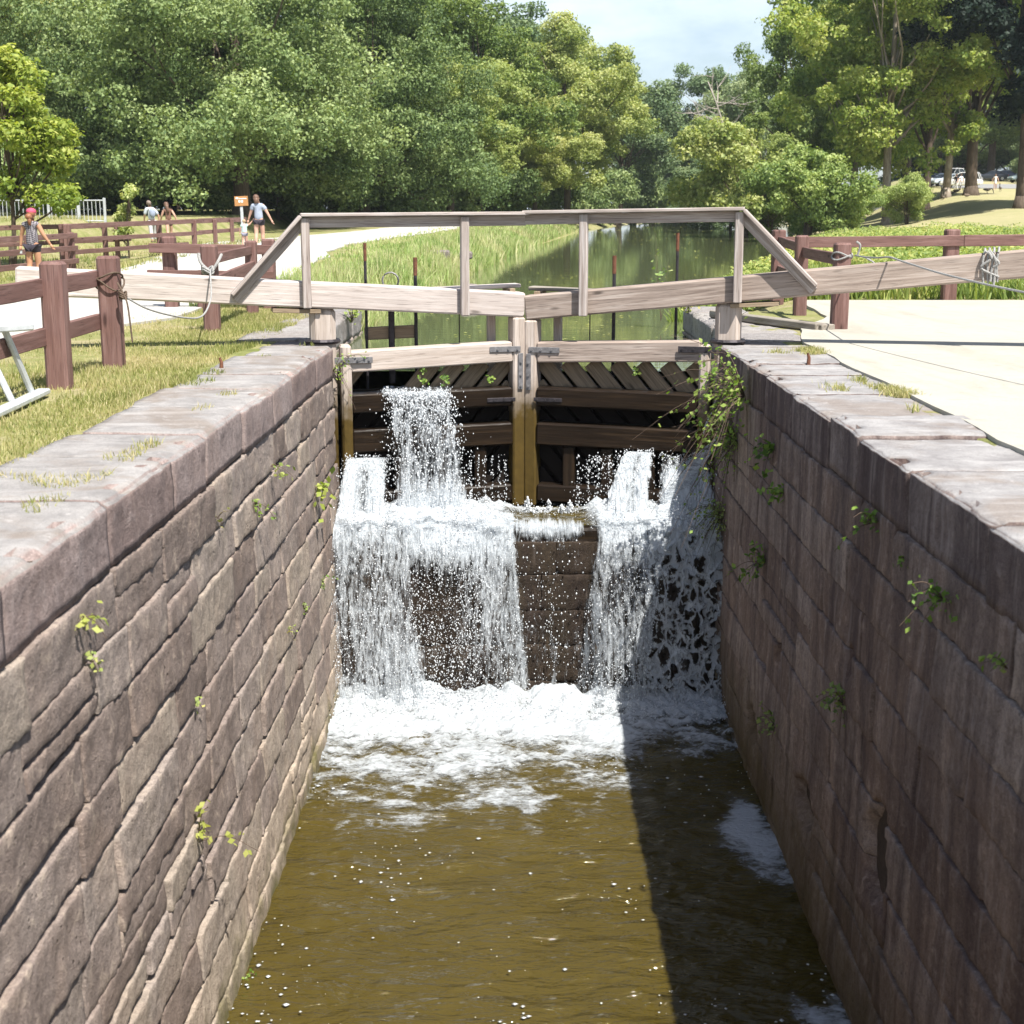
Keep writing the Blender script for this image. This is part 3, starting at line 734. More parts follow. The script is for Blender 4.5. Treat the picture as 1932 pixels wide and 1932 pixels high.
    tb('rail_board', P(so + .06, fr - .035, zr_o - .065), P(L - .01, fr - .035, zr - .065), .04, .125, M['rail'], ch=.006)
    sd = -1.02 if left else -.98
    zd = (.60 if left else .71)
    tb('sloping_rail', P(so + .0, fr + .02, zr_o + .005), P(sd, fr + .02, zd), .15, .042, M['rail'], ch=.008)
    tb('sloping_board', P(so + .03, fr - .04, zr_o - .075), P(sd + .03, fr - .04, zd - .065), .04, .11, M['rail'], ch=.006)
    # iron straps
    f = .155
    def strap(name, pts, mat, w=.065, n=f):
        m = MB()
        for (sa, za), (sb, zb) in zip(pts[:-1], pts[1:]):
            m.add(*timber(P(sa, n, za), P(sb, n, zb), .012, w, ch=.003, up=(0, 0, 1) if abs(za - zb) < .1 else (ux, uy, 0), warp=0))
        for (sa, za), (sb, zb) in zip(pts[:-1], pts[1:]):
            for q in (.25, .6, .9):
                c = Vector(P(sa + (sb - sa) * q, n + .005, za + (zb - za) * q)); c2 = c + Vector((nxv, nyv, 0)) * .018
                m.add(*tube([c, c2], .014, 6))
        return m.build(name, mat, root)
    zs = zm - .09
    strap('corner_strap', [(L - .46, zs), (L - .07, zs)], M['iron_grey'], .07, .16)
    strap('corner_strap', [(L - .07, zs - .05), (L - .07, zs - .5)], M['iron_grey'], .06, .166)
    strap('hinge_strap', [(.16, zh - .1), (.62, zh - .1)], M['iron_grey'] if left else M['iron'], .075, .185)
    strap('foot_strap', [(L - .5, -.735), (L - .14, -.735)], M['iron'], .05, .18)
    # paddle stems
    st = [(.62, 1.18 if left else 1.05, .018), (1.24, 1.0 if left else 1.22, .022)] if left else [(.72, 1.3, .018), (1.5, 1.02, .022)]
    for (s_, zz, r_) in st:
        m = MB(); m.add(*tube([P(s_, -.32, -1.4), P(s_, -.32, zz - .22)], r_, 8)); o = m.build('paddle_stem', M['iron'], root)
        m = MB(); m.add(*tube([P(s_, -.32, zz - .22), P(s_, -.32, zz)], r_ * 1.15, 8)); m.build('stem_end', M['rust'], o)
    m = MB(); m.add(*tube([P(L - .75, -.3, -.3), P(L - .75, -.3, .35)], .008, 6)); m.build('thin_rod', M['iron'], root)
    # collar iron round the heel post
    m = MB(); pts = [Vector(P(.05, -.06, .02)) + Vector((math.cos(a) * .19, math.sin(a) * .19, 0)) for a in np.linspace(0, 2 * math.pi, 17)]
    m.add(*tube(pts, .03, 6)); m.build('collar', M['iron'], root)
    # plank bracket under beam over the coping
    tb('bearing_plank', P(-.55, -.02, ztop(-.3) - .345), P(.02, -.02, ztop(0) - .345), .30, .05, M['plank'], ch=.006)
    if left:
        m = MB()
        m.add(*timber(P(.93, -.30, -.55), P(.93, -.30, .62), .075, .05, up=upn)); m.build('paddle_bar', M['iron'], root)
        m = MB(); m.add(*timber(P(.60, -.36, .07), P(1.25, -.36, .09), .05, .16)); m.build('paddle_board', M['plank'], root)
        c = Vector(P(.93, -.33, .72)); m = MB()
        m.add(*tube([c + Vector((math.cos(a) * .1, 0, math.sin(a) * .1)) for a in np.linspace(0, 2 * math.pi, 15)], .012, 6)); m.build('hand_wheel', M['iron_grey'], root)
    return root, P, L
GL, PL, LL = leaf(-1)
GR, PR, LR = leaf(1)


# ------------------------------------------------------------------ water falling through and over the gate
def grid_surface(fn, na, nb):
    a = np.linspace(0, 1, na); b = np.linspace(0, 1, nb); A, B = np.meshgrid(a, b)
    P, G, D = fn(A.ravel(), B.ravel())
    i = np.arange(na * nb).reshape(nb, na)
    return P, np.stack([i[:-1, :-1], i[:-1, 1:], i[1:, 1:], i[1:, :-1]], -1).reshape(-1, 4), G, D
def merge(parts):
    V = []; F = []; G = []; D = []; n = 0
    for (v, f, g, d) in parts:
        V.append(v); F.append(f + n); G.append(g); D.append(d); n += len(v)
    return np.vstack(V), np.vstack(F), np.vstack(G), np.concatenate(D)
def vn(a, b, c, sc=1.0): return np.array([nz(p * sc, q * sc, c) for p, q in zip(a, b)])
OCT = np.array([(1, 0, 0), (-1, 0, 0), (0, 1, 0), (0, -1, 0), (0, 0, 1), (0, 0, -1)], float)
OCF = np.array([(0, 2, 4), (2, 1, 4), (1, 3, 4), (3, 0, 4), (2, 0, 5), (1, 2, 5), (3, 1, 5), (0, 3, 5)])
def drops(P, R, stretch=None):
    n = len(P); S = np.ones((n, 3)) if stretch is None else stretch
    V = P[:, None, :] + OCT[None] * R[:, None, None] * S[:, None, :]
    F = OCF[None] + (np.arange(n) * 6)[:, None, None]
    return V.reshape(-1, 3), F.reshape(-1, 3)
G0 = 9.8
def jet(rng, xa, xb, ya, yb, z0, vy, vx, z1, layer, dens, spread=.0, nu=26, nv=60, dv=.0):
    """sheet thrown from a slot between (xa,ya) and (xb,yb): ballistic"""
    T = math.sqrt(2 * (z0 - z1) / G0)
    def fn(a, b):
        t = b * T
        vxx = vx + spread * (a - .5) * 2
        x = xa + (xb - xa) * a + vxx * t; vv = vy * (1 + .10 * (vn(a * 4, b * 0 + layer, layer * 3.3)))
        y = ya + (yb - ya) * a - vv * t; z = z0 - .5 * G0 * t * t
        q = vn(a * 6 + layer * 9, b * 5, 1.3); y = y - .05 * q * b - .03 * vn(a * 17, b * 14, layer)
        x = x + .03 * vn(a * 3, b * 6, layer + 5) * b
        e = np.minimum(a, 1 - a); d = dens(a, b) * smooth(-.02, .14, e + .08 * vn(a * 5, b * 9, layer + 8))
        s = np.cumsum(np.ones_like(b)) * 0 + b * (z0 - z1) * 1.05
        return np.stack([x, y, z], -1), np.stack([x, s, np.full_like(x, layer * 1.7)], -1), d
    return grid_surface(fn, nu, nv)
rng = rs(5)
full = lambda v: (lambda a, b: np.full_like(a, v))
vy0 = 17.0
# over the middle rail of the towpath-side leaf
wf = empty('waterfall', (-1.0, 16.8, ZB)); tag(wf, kind='structure')
parts = [jet(rng, -1.68, -.86, 17.02, 17.2, -.60, 1.05 + .12 * k, .44, ZB - .02, k, (lambda a, b, k=k: .45 - .12 * k + .30 * (1 - smooth(0, .25, b)) + .45 * smooth(.75, 1, b)), .06) for k in range(3)]
def lip(a, b):        # water lying over the rail before it falls
    x = -1.68 + .82 * a; y = 17.36 - .36 * b + .18 * a; z = -.60 + .035 * (1 - b) + .025 * vn(a * 7, b * 4, 3)
    return np.stack([x, y, z], -1), np.stack([x, b * .3, np.full_like(x, 3)], -1), np.full_like(a, .5)
parts.append(grid_surface(lip, 20, 10))
V, F, G, D = merge(parts); obj('overflow', V, F, M['fall'], wf, attrs={'gc': G, 'dens': D}, smooth_shade=True)
# jets from the paddle openings
parts = [jet(rng, -2.12, -1.62, 16.95, 17.02, -1.40, 2.1 + .2 * k, .03, ZB - .3, k + 10, (lambda a, b, k=k: .85 - .1 * k - .45 * np.exp(-((a - .5) / .17) ** 2) * smooth(.1, .4, b)), .12) for k in range(3)]
parts += [jet(rng, 1.33, 1.66, 17.12, 17.04, -1.34, 2.0 + .15 * k, -.62, ZB - .06, k + 14, (lambda a, b, k=k: .9 - .12 * k - .4 * np.exp(-((a - .55) / .15) ** 2) * smooth(0, .2, b)), .28) for k in range(3)]
parts += [jet(rng, 1.75, 2.30, 17.02, 16.92, -1.38, 1.5 + .2 * k, -.05, ZB - .3, k + 18, (lambda a, b, k=k: .35 + .5 * smooth(.1, .55, b) - .08 * k), .22) for k in range(3)]
def side_jet(a, b):   # spurt from the wall joint beside the gate
    x = 2.42 - .75 * b; y = 16.72 - .35 * b + .06 * (a - .5); z = -1.12 - .62 * b - .25 * b * b + (a - .5) * (.10 + .35 * b)
    return np.stack([x, y, z + .02 * vn(a * 5, b * 7, 2)], -1), np.stack([z, x * 1.2, a * 0 + 41], -1), .75 - .25 * b + a * 0
def thin_jet(a, b):
    x = 2.43 - .22 * b; y = 16.8 - .1 * b + .03 * (a - .5); z = -.62 - .42 * b ** 1.6 + (a - .5) * .07
    return np.stack([x, y, z], -1), np.stack([z, x, a * 0 + 43], -1), a * 0 + .6
parts += [grid_surface(side_jet, 14, 34), grid_surface(thin_jet, 6, 24)]
V, F, G, D = merge(parts); obj('paddle_jets', V, F, M['fall'], wf, attrs={'gc': G, 'dens': D}, smooth_shade=True)
# churned water on top of the breast wall
def churn(a, b):
    x = -2.15 + 4.5 * a; y = YB - .16 + 1.23 * b
    amt = np.maximum((1 - smooth(-.35, .15, x)), smooth(.72, .98, x))
    n = vn(x * 4, y * 4, 2); n2 = vn(x * 11, y * 11, 6)
    z = ZB + .03 - .05 * (1 - smooth(0, .14, b)) ** 2 + .012 * n2 + amt * (.10 + .09 * n + .06 * n2) * smooth(-.1, .3, b)
    return np.stack([x, y, z], -1), np.stack([x, y, np.full_like(x, .5)], -1), (.24 + .48 * amt + .35 * smooth(.75, 1.0, b) * (1 - amt)) * smooth(-.04, .22, b + .10 * n + .05 * n2)
V, F, G, D = grid_surface(churn, 150, 44); obj('step_foam', V, F, M['pool'], wf, attrs={'gc': G, 'dens': D}, smooth_shade=True)
V, F = sheet(-2.18, 2.38, YB + .16, 17.2, ZB + .008, .08, .08, .01, 5, 5)
obj('step_water', V, F, M['lock_water'], wf, smooth_shade=True)
# the fall from the step to the lock water; coverage across (metres) and down (0..1)
def ddens(x, t):
    d = .78 * smooth(-2.22, -2.1, x) * (1 - smooth(-1.38 + .26 * t, -1.24 + .26 * t, x))
    d = np.maximum(d, (.95 - .95 * smooth(.06, .38, t)) * smooth(-1.5, -1.3, x) * (1 - smooth(-.5, -.2, x)))
    d = np.maximum(d, (.74 - .16 * t) * smooth(-.95 + .25 * t, -.5 + .25 * t, x) * (1 - smooth(-.10 + .14 * t, -.02 + .14 * t, x)))
    d = np.maximum(d, .95 * np.exp(-((x - (-.10 + .17 * t)) / .05) ** 2))
    d = np.maximum(d, (.62 * (1 - smooth(.0, .10, t)) + .10) * smooth(-.1, 0, x) * (1 - smooth(.7, .8, x)))
    d = np.maximum(d, .62 * np.exp(-((x - .40 - .02 * np.sin(t * 9)) / .04) ** 2) * smooth(.25, .5, t))
    d = np.maximum(d, .80 * smooth(.86 - .26 * t, .98 - .26 * t, x) * (1 - smooth(1.62 - .22 * t, 1.72 - .22 * t, x)))
    d = np.maximum(d, .95 * np.exp(-((x - (1.66 - .26 * t)) / .05) ** 2))
    return d
def main(layer):
    T = math.sqrt(2 * (ZB - ZW) / G0)
    def fn(a, b):
        x0 = -2.16 + 3.95 * a; t = b * T
        push = .75 * (1 - smooth(-.3, .05, x0)) + .75 * smooth(.7, 1.0, x0) + .12
        vy = push * (1 + .14 * layer) * (1 + .25 * vn(x0 * 2.2, b * 0 + layer, 4.4))
        y = YB + .05 - vy * t - .06 * vn(x0 * 4 + layer * 7, b * 5, 2.2) * b - .035 * vn(x0 * 12, b * 12, layer + .4) * smooth(0, .2, b)
        x = x0 + .03 * vn(x0 * 3, b * 5, layer + 2.9) * b
        z = ZB + .02 - (ZB + .02 - ZW) * b ** 2
        z = ZB + .05 - (ZB - ZW + .07) * (b * b * .75 + b * .25)
        lead = 1 - smooth(0, .13, b); y = y + .42 * (1 - np.clip(b / .13, 0, 1)) * 1.0; z = np.where(b < .13, ZB + .075 + .03 * vn(x0 * 6, b * 20, layer) - .07 * (b / .13) ** 2, z)
        tt = np.clip((ZB - z) / (ZB - ZW), 0, 1)
        d = np.maximum(ddens(x, tt), .92 * (1 - smooth(.0, .16, tt + .12 * vn(x * 3, tt * 0, 5.5))) * np.maximum(1 - smooth(-.35, .0, x), smooth(.8, 1.0, x))) * (.63 + .24 * (1 - smooth(.05, .3, tt)) - .14 * layer) + .30 * vn(x * 1.7 + layer * 5, z * 1.1, 6.6)
        d = d - .75 * lead * smooth(-.15, .05, x) * (1 - smooth(.7, .95, x))
        return np.stack([x, y, z], -1), np.stack([x, z, np.full_like(x, layer * 2.3)], -1), d
    return grid_surface(fn, 130, 76)
V, F, G, D = merge([main(k) for k in range(3)]); obj('white_curtain', V, F, M['fall'], wf, attrs={'gc': G, 'dens': D}, smooth_shade=True)
def lace(layer):
    def fn(a, b):
        x = 1.40 + .98 * a + .10 * (1 - a) * (1 - b) - .03 * b; z = ZB + .12 - (ZB - ZW + .1) * b
        tt = b; y = YB - .06 - .42 * np.sqrt(b) * (1 + .15 * layer) - .07 * vn(a * 4 + layer * 3, b * 6, 3.7) - .03 * vn(a * 12, b * 17, layer)
        d = .95 - .72 * smooth(0, .35, b) - .06 * layer + .35 * vn(a * 3, b * 4, 8 + layer)
        d = d * smooth(-.02, .1, np.minimum(a, 1 - a))
        return np.stack([x, y, z], -1), np.stack([x, z, np.full_like(x, layer * 3.1)], -1), d
    return grid_surface(fn, 40, 70)
V, F, G, D = merge([lace(k) for k in range(2)]); obj('lacy_curtain', V, F, M['lace'], wf, attrs={'gc': G, 'dens': D}, smooth_shade=True)
# foam on the lock water
def pool(a, b):
    x = -2.35 + 4.85 * a; y = 15.75 - 4.6 * b ** 1.2
    n = vn(x * 1.3, y * 1.6, 3.1); n2 = vn(x * 4.5, y * 5, 7.1); n3 = vn(x * 10, y * 12, 2.4) + .7 * vn(x * 24, y * 28, 5.4)
    amp = 1 - smooth(.15, .8, b)
    z = ZW + .022 + amp * (.045 + .05 * n2 + .04 * n3 + .05 * n) + .10 * (1 - smooth(0, .22, b)) * (.6 + n2)
    z = np.maximum(z, ZW + .012 + .01 * n2)
    right = smooth(1.05, 1.5, x)
    d = .86 - .36 * smooth(.22 - .1 * right, .55 - .22 * right, b) - .62 * smooth(.45 - .2 * right, .95 - .25 * right, b) + .46 * n * smooth(.0, .25, b) + .20 * n2 + .12 * n3
    return np.stack([x, y, z], -1), np.stack([x, y, np.full_like(x, .2)], -1), d
V, F, G, D = grid_surface(pool, 250, 190); obj('pool_foam', V, F, M['pool'], wf, attrs={'gc': G, 'dens': D}, smooth_shade=True)
def patch(cx, cy, w, h, seed, lv=.62):
    def fn(a, b):
        x = cx + (a - .5) * w; y = cy + (b - .5) * h
        r = np.hypot((a - .5) * 2, (b - .5) * 2)
        return np.stack([x, y, np.full_like(x, ZW + .028)], -1), np.stack([x, y, np.full_like(x, seed)], -1), lv * 1.4 * (1 - r) + .45 * vn(a * 3, b * 4, seed)
    return grid_surface(fn, 24, 30)
pl = [patch(2.15, 11.9, .8, 2.4, 3, .8), patch(2.15, 8.9, .5, 1.2, 5, .7), patch(.10, 12.5, .8, 1.4, 7, .26), patch(-1.0, 12.6, 2.2, 1.2, 9, .34)]
V, F, G, D = merge(pl); obj('drifting_foam', V, F, M['pool'], wf, attrs={'gc': G, 'dens': D}, smooth_shade=True)
# thrown drops
P = []; R = []
def add_drops(p, r): P.append(p); R.append(r)
def rad(n, m=.006, s=.5, cap=.0105): return np.minimum(cap, m * .74 * np.exp(rng.normal(0, s, n)))
n = 60000
x = rng.uniform(-2.18, 1.75, n); t = rng.uniform(.02, 1, n) ** .8
keep = rng.uniform(0, 1, n) < np.clip(ddens(x, t) * .24 + .025, 0, 1) * np.clip(.75 + 1.1 * vn(x * 2.3, t * 3.5, 4.2), .1, 1)
mid = (x > -1.25) & (x < -.45) & (t > .2) & (rng.uniform(0, 1, n) < .24)
k = keep | mid; x = x[k]; t = t[k]
push = (.8 * (1 - smooth(-.3, .05, x)) + .8 * smooth(.7, 1.0, x) + .15) * rng.uniform(.6, 1.35, len(x))
b = np.sqrt(t); tt = b * .637
add_drops(np.stack([x + rng.normal(0, .02, len(x)), YB - .04 - push * tt - rng.uniform(0, .06, len(x)), ZB - (ZB - ZW) * t], -1), rad(len(x)))
def ball(n, xa, xb, y0, z0, vy, vx, z1, sp, m=.007):
    a = rng.uniform(0, 1, n); T = math.sqrt(2 * (z0 - z1) / G0); t = rng.uniform(.03, 1, n) * T
    x = xa + (xb - xa) * a + (vx + rng.normal(0, sp, n)) * t; y = y0 - (vy + rng.normal(0, sp * 1.6, n)) * t
    z = z0 - .5 * G0 * t * t + rng.normal(0, .03, n) + rng.normal(0, sp, n) * t * .5
    add_drops(np.stack([x, y, z], -1), rad(n, m))
ball(2200, -1.68, -.84, 17.02, -.58, 1.1, .44, ZB, .20, .010)
ball(300, -1.75, -.7, 17.02, -.58, 1.1, .28, ZB, .45, .008)
ball(1300, -2.14, -1.55, 16.95, -1.38, 2.2, .03, ZB - .5, .22)
ball(800, 1.3, 1.68, 17.05, -1.32, 2.1, -.6, ZB - .3, .25)
ball(1000, 1.7, 2.32, 16.95, -1.36, 1.6, -.05, ZB - .3, .28)
ball(260, .9, 1.3, 17.05, -1.4, .7, -.8, ZB, .25, .008)
for xx in (-.72, -.6, -.5, -.42, -.33, -.25, -.17, .72, .85, .97, 1.1, -2.05, -1.9):          # leaks dripping down the planks
    m_ = 60; z = rng.uniform(ZB, -1.35, m_); add_drops(np.stack([xx + rng.normal(0, .012, m_), 16.95 + rng.normal(0, .03, m_), z], -1), rad(m_, .007))
for (cx, cy, w, h, nn) in ((-1.6, 16.0, .6, .3, 1400), (-.6, 16.1, .45, .35, 1800), (1.2, 16.1, .35, .3, 900), (1.95, 16.0, .4, .35, 1200), (.15, 16.8, .5, .10, 160)):
    add_drops(np.stack([rng.normal(cx, w * .55, nn), rng.normal(cy, .25, nn).clip(15.4, 17), ZB + .02 + abs(rng.normal(0, h * .45, nn))], -1), rad(nn, .0055))
nn = 2600; xx = rng.uniform(-2.2, 2.35, nn); add_drops(np.stack([xx, rng.normal(15.1, .22, nn), ZW + .05 + abs(rng.normal(0, .11, nn))], -1), rad(nn, .0065))
for (xx, hh) in ((.10, .20), (.36, .16), (.52, .10), (.62, .15), (.22, .07)):   # little spouts on the step
    nn = 130; q = rng.uniform(0, 1, nn); add_drops(np.stack([xx + rng.normal(0, .035, nn) * (1.1 - q), 16.85 + rng.normal(0, .03, nn), ZB + hh * q], -1), rad(nn, .011, .3, .02))
P = np.vstack(P); R = np.concatenate(R)
ok = (P[:, 0] > -2.2) & (P[:, 0] < 2.42) & (P[:, 2] > ZW - .02); P = P[ok]; R = R[ok]
V, F = drops(P, R, np.stack([np.ones(len(P)), np.ones(len(P)), rng.uniform(.8, 1.9, len(P))], -1))
tag(obj('water_spray', V, F, M['drop'], smooth_shade=True), kind='stuff')
# foam flecks drifting on the lock water
nn = 2400
x = rng.uniform(-2.1, 2.35, nn); y = rng.uniform(7.5, 13.8, nn)
kp = rng.uniform(0, 1, nn) < np.clip(.12 + 2.6 * vn(x * 1.1, y * .8, 5.5), .03, 1) * np.where(x > 1.05, .45, 1); x = x[kp]; y = y[kp]; nn = len(x)
r = .008 * np.exp(rng.normal(0, .5, nn)); S = np.stack([rng.uniform(.8, 1.7, nn), rng.uniform(.8, 1.5, nn), np.full(nn, .14)], -1)
V, F = drops(np.stack([x, y, np.full(nn, ZW + .024)], -1), np.minimum(r, .020), S)
tag(obj('foam_flecks', V, F, M['drop'], smooth_shade=True), kind='stuff')

# ------------------------------------------------------------------ fences
def fence(name, loc, label, posts, rails, pw=.2, mat='brown', group=None, capch=.025):
    """posts: (x, y, ztop); rails: (p0, p1, height)"""
    r = empty(name, loc, label, 'fence', group)
    for p in posts:
        x, y, zt = p[:3]; w = p[3] if len(p) > 3 else pw
        m = MB(); zb = float(terrain(x, y)) - .08
        m.add(*timber((x + random.uniform(-.01, .01), y, zb), (x, y, zt), w, w, up=(0, 1, 0), ch=capch, warp=.006)); m.build('post', M[mat], r)
    for (a, b, h) in rails:
        m = MB(); m.add(*timber(a, b, .055, h, ch=.008, warp=.008)); m.build('rail', M[mat], r)
    return r
random.seed(3)
fx = -4.14
fence('post_and_rail_fence', (fx, 12.6, 0), 'reddish brown square-post fence nearest the camera, rope tied to its end post',
      [(fx, 12.62, 1.12), (fx + .02, 14.25, 1.12), (fx - .02, 9.9, 1.1), (fx, 7.0, 1.1)],
      [((fx - .10, 4.5, .86), (fx - .10, 14.25, .90), .16), ((fx - .10, 4.5, .42), (fx - .10, 14.25, .47), .16)])
fence('post_and_rail_fence', (fx, 18.7, 0), 'brown fence corner behind the left beam, grey rope looped round its front post',
      [(fx + .07, 18.7, 1.13), (fx + .02, 21.9, 1.12, .17), (fx + .06, 23.2, 1.12, .2), (-5.72, 23.3, 1.16, .21), (-5.2, 23.25, .62, .15)],
      [((-6.0, 23.12, .98), (fx + .15, 23.05, .95), .15), ((-6.05, 23.12, .57), (fx + .15, 23.05, .55), .12), ((fx + .1, 18.8, .62), (fx + .06, 21.9, .72), .20), ((fx + .1, 18.8, .95), (fx + .02, 21.9, .98), .13)])
fence('post_and_rail_fence', (4.4, 19, 0), 'brown fence around the right beam on white concrete, rope tied to nearest post',
      [(4.28, 18.95, 1.15, .21), (4.32, 21.9, 1.2, .19), (4.62, 25.5, 1.24, .22), (7.72, 25.6, 1.25, .24), (12.2, 25.7, 1.25, .24)],
      [((4.30, 18.95, .92), (4.34, 21.9, .95), .16), ((4.34, 21.9, 1.0), (4.62, 25.4, 1.05), .15), ((4.3, 21.9, .55), (4.62, 25.4, .55), .14), ((4.5, 25.42, 1.02), (8.0, 25.48, 1.05), .19), ((7.9, 25.46, 1.05), (13.0, 25.6, 1.09), .2)])
fence('footbridge_railing', (-12, 36, -.2), 'three-rail brown railing beside the woman in the pink cap',
      [(-12.0, 38.2, 1.02, .16), (-12.15, 35.3, 1.0, .16), (-12.3, 32.0, 1.0, .16), (-12.4, 29.0, 1.0, .16)],
      [((-11.9, 38.4, .93), (-12.35, 28.0, .90), .14), ((-11.9, 38.4, .60), (-12.35, 28.0, .58), .14), ((-11.9, 38.4, .26), (-12.35, 28.0, .24), .14)])
fence('footbridge_railing', (-12.8, 48, 0), 'long three-rail brown railing in front of the walking couple',
      [(-13.35, 42.2, 1.2, .2), (-13.2, 45.5, 1.22, .15), (-12.6, 50, 1.25, .17), (-12.05, 53, 1.27, .17), (-11.75, 55.2, 1.28, .15), (-11.55, 57.5, 1.28, .15), (-11.5, 59.6, 1.28, .15)],
      [((-13.5, 42.0, 1.12), (-11.95, 53.8, 1.22), .16), ((-13.5, 42.0, .72), (-11.95, 53.8, .78), .14), ((-13.5, 42.0, .36), (-12.2, 52.6, .40), .14), ((-12.0, 53.6, 1.22), (-11.45, 60, 1.24), .18), ((-12.0, 53.6, .80), (-11.45, 60, .84), .15)])
fence('footbridge_railing', (-15.3, 44, 0), 'dark brown railing on the far side of the footbridge',
      [(-15.4, 42, 1.1, .15), (-14.6, 45.5, 1.12, .15), (-13.8, 49, 1.12, .15)], [((-16.6, 40, 1.05), (-13.6, 50, 1.12), .15), ((-16.6, 40, .55), (-13.6, 50, .62), .13)])
# grey metal railing on its low concrete wall, far left
mr = empty('metal_railing', (-20, 60, 1.2), 'grey upright-bar metal railing behind the bright maple', 'railing')
b = MB()
for q in np.arange(-24, -17.3, .17):
    b.add(*tube([(q, 60, 1.12), (q, 60, 2.0)], .016, 5))
b.build('bars', M['galv'], mr)
for zz in (1.18, 2.02):
    b = MB(); b.add(*tube([(-24, 60, zz), (-17.35, 60, zz)], .03, 6)); b.build('rail', M['galv'], mr)
for q in (-24, -21.8, -19.7, -18.45, -17.35):
    b = MB(); b.add(*timber((q, 60, .9), (q, 60, 2.12), .1, .1, up=(0, 1, 0))); b.build('post', M['galv'], mr)
lwb = MB(); lwb.add(*timber((-24, 57.2, .75), (-18.7, 57.4, .75), .4, .9, ch=.03)); o = lwb.build('low_wall', M['concrete'], base=(-21, 57.3, .3))
tag(o, 'low pale concrete wall under the grey metal railing', 'wall')

# ropes
def rope(name, ctrl, r, mat, label, base):
    m = MB(); m.add(*tube(curve_pts(ctrl, 10), r, 7))
    return m, name, mat, label, base
def ring(c, rx, ry, z, dz=.02, n=14): return [Vector((c[0] + rx * math.cos(a), c[1] + ry * math.sin(a), z + dz * math.sin(a * 2))) for a in np.linspace(0, 2 * math.pi, n + 1)]
pA = Vector((fx + .02, 14.25, .86)); pB = Vector((fx + .07, 18.7, .78))
m = MB(); m.add(*tube(curve_pts(ring((pA.x, pA.y),   .135, .135, .93, -.03), 3), .010, 7)); m.add(*tube(curve_pts(ring((pA.x, pA.y), .15, .14, .84, .06), 3), .009, 7))
m.add(*tube(curve_pts([(pA.x + .12, 14.12, .86), (pA.x + .2, 14.05, .74), (pA.x + .24, 14.02, .62), (pA.x + .27, 14.0, .28)], 8), .009, 7))
for q in range(3): m.add(*tube(curve_pts(ring((pA.x + .18, 14.08), .035, .035, .72 + .02 * q, .015, 8), 3), .010, 6))
o = m.build('rope_end', M['rope_brown'], base=(pA.x, pA.y, .8)); tag(o, 'frayed brown rope end knotted round the near fence post, its tail hanging', 'rope')
m = MB(); m.add(*tube(curve_pts([(pA.x + .19, 14.08, .73), (-3.75, 14.35, .58), (-3.55, 15.0, .45), (-3.5, 15.6, .43), (-3.53, 16.2, .58), (-3.57, 16.42, .80), (-3.62, 16.66, .87), (-3.75, 17.3, .87), (-4.0, 18.5, .83), (-4.07, 18.56, .80)], 10), .010, 7))
m.add(*tube(curve_pts([(-4.0, 18.54, .80), (-3.93, 18.58, .92), (-3.92, 18.75, 1.0)], 8), .02, 7)); m.add(*tube(curve_pts([(-4.04, 18.52, .80), (-4.15, 18.55, .9), (-4.19, 18.6, 1.02)], 8), .02, 7))
for q in range(2): m.add(*tube(curve_pts(ring((-4.06, 18.54), .07, .05, .79 + .03 * q, .03, 8), 3), .02, 6))
o = m.build('rope', M['rope'], base=(-3.6, 16, .4)); tag(o, 'pale grey rope sagging in front of the left beam between two fence posts', 'rope')
c = (4.28, 18.95)
m = MB(); m.add(*tube(curve_pts(ring(c, .13, .13, 1.0, .03), 3), .012, 7)); m.add(*tube(curve_pts(ring(c, .135, .13, .96, -.03), 3), .012, 7))
m.add(*tube(curve_pts([(4.42, 18.8, .99), (4.38, 18.2, .99), (4.30, 17.2, 1.01), (4.26, 16.45, 1.04), (4.30, 15.9, 1.0), (4.45, 14.6, .90), (4.72, 12.8, .81), (5.2, 10.4, .74), (5.9, 8, .75)], 10), .011, 7))
m.add(*tube(curve_pts([(4.45, 18.8, 1.0), (4.47, 18.78, 1.12), (4.42, 18.78, 1.17)], 8), .015, 7)); m.add(*tube(curve_pts([(4.5, 18.7, .98), (4.62, 18.6, .9), (4.66, 18.6, .8)], 8), .012, 6))
o = m.build('rope', M['rope'], base=(5, 17, 1)); tag(o, 'long grey rope stretched from the near right post over the right beam', 'rope')
bp = Vector(PR(-2.9, .19, 1.05))
m = MB()
for q in range(4):
    s_ = -2.83 - .05 * q; zt = .54 + .79 * (LR - s_) / (LR + 5.2)
    m.add(*tube(curve_pts([PR(s_, .19, zt - .33), PR(s_ + .02, .2, zt - .1), PR(s_, .15, zt + .03), PR(s_ - .02, -.15, zt + .03), PR(s_ - .04, -.2, zt - .15)], 6), .013, 7))
for q in range(3):
    a = rs(q + 50).uniform(-.08, .08, 6)
    m.add(*tube(curve_pts([PR(-2.9 + a[0], .2, 1.12), PR(-2.95 + a[1], .24, 1.03 + a[2]), PR(-2.87 + a[3], .22, .93), PR(-2.95 + a[4], .22, .83 - .05 * q)], 6), .014, 7))
o = m.build('rope_hitch', M['rope'], base=tuple(bp)); tag(o, 'knot of grey rope wound round the right beam', 'rope')

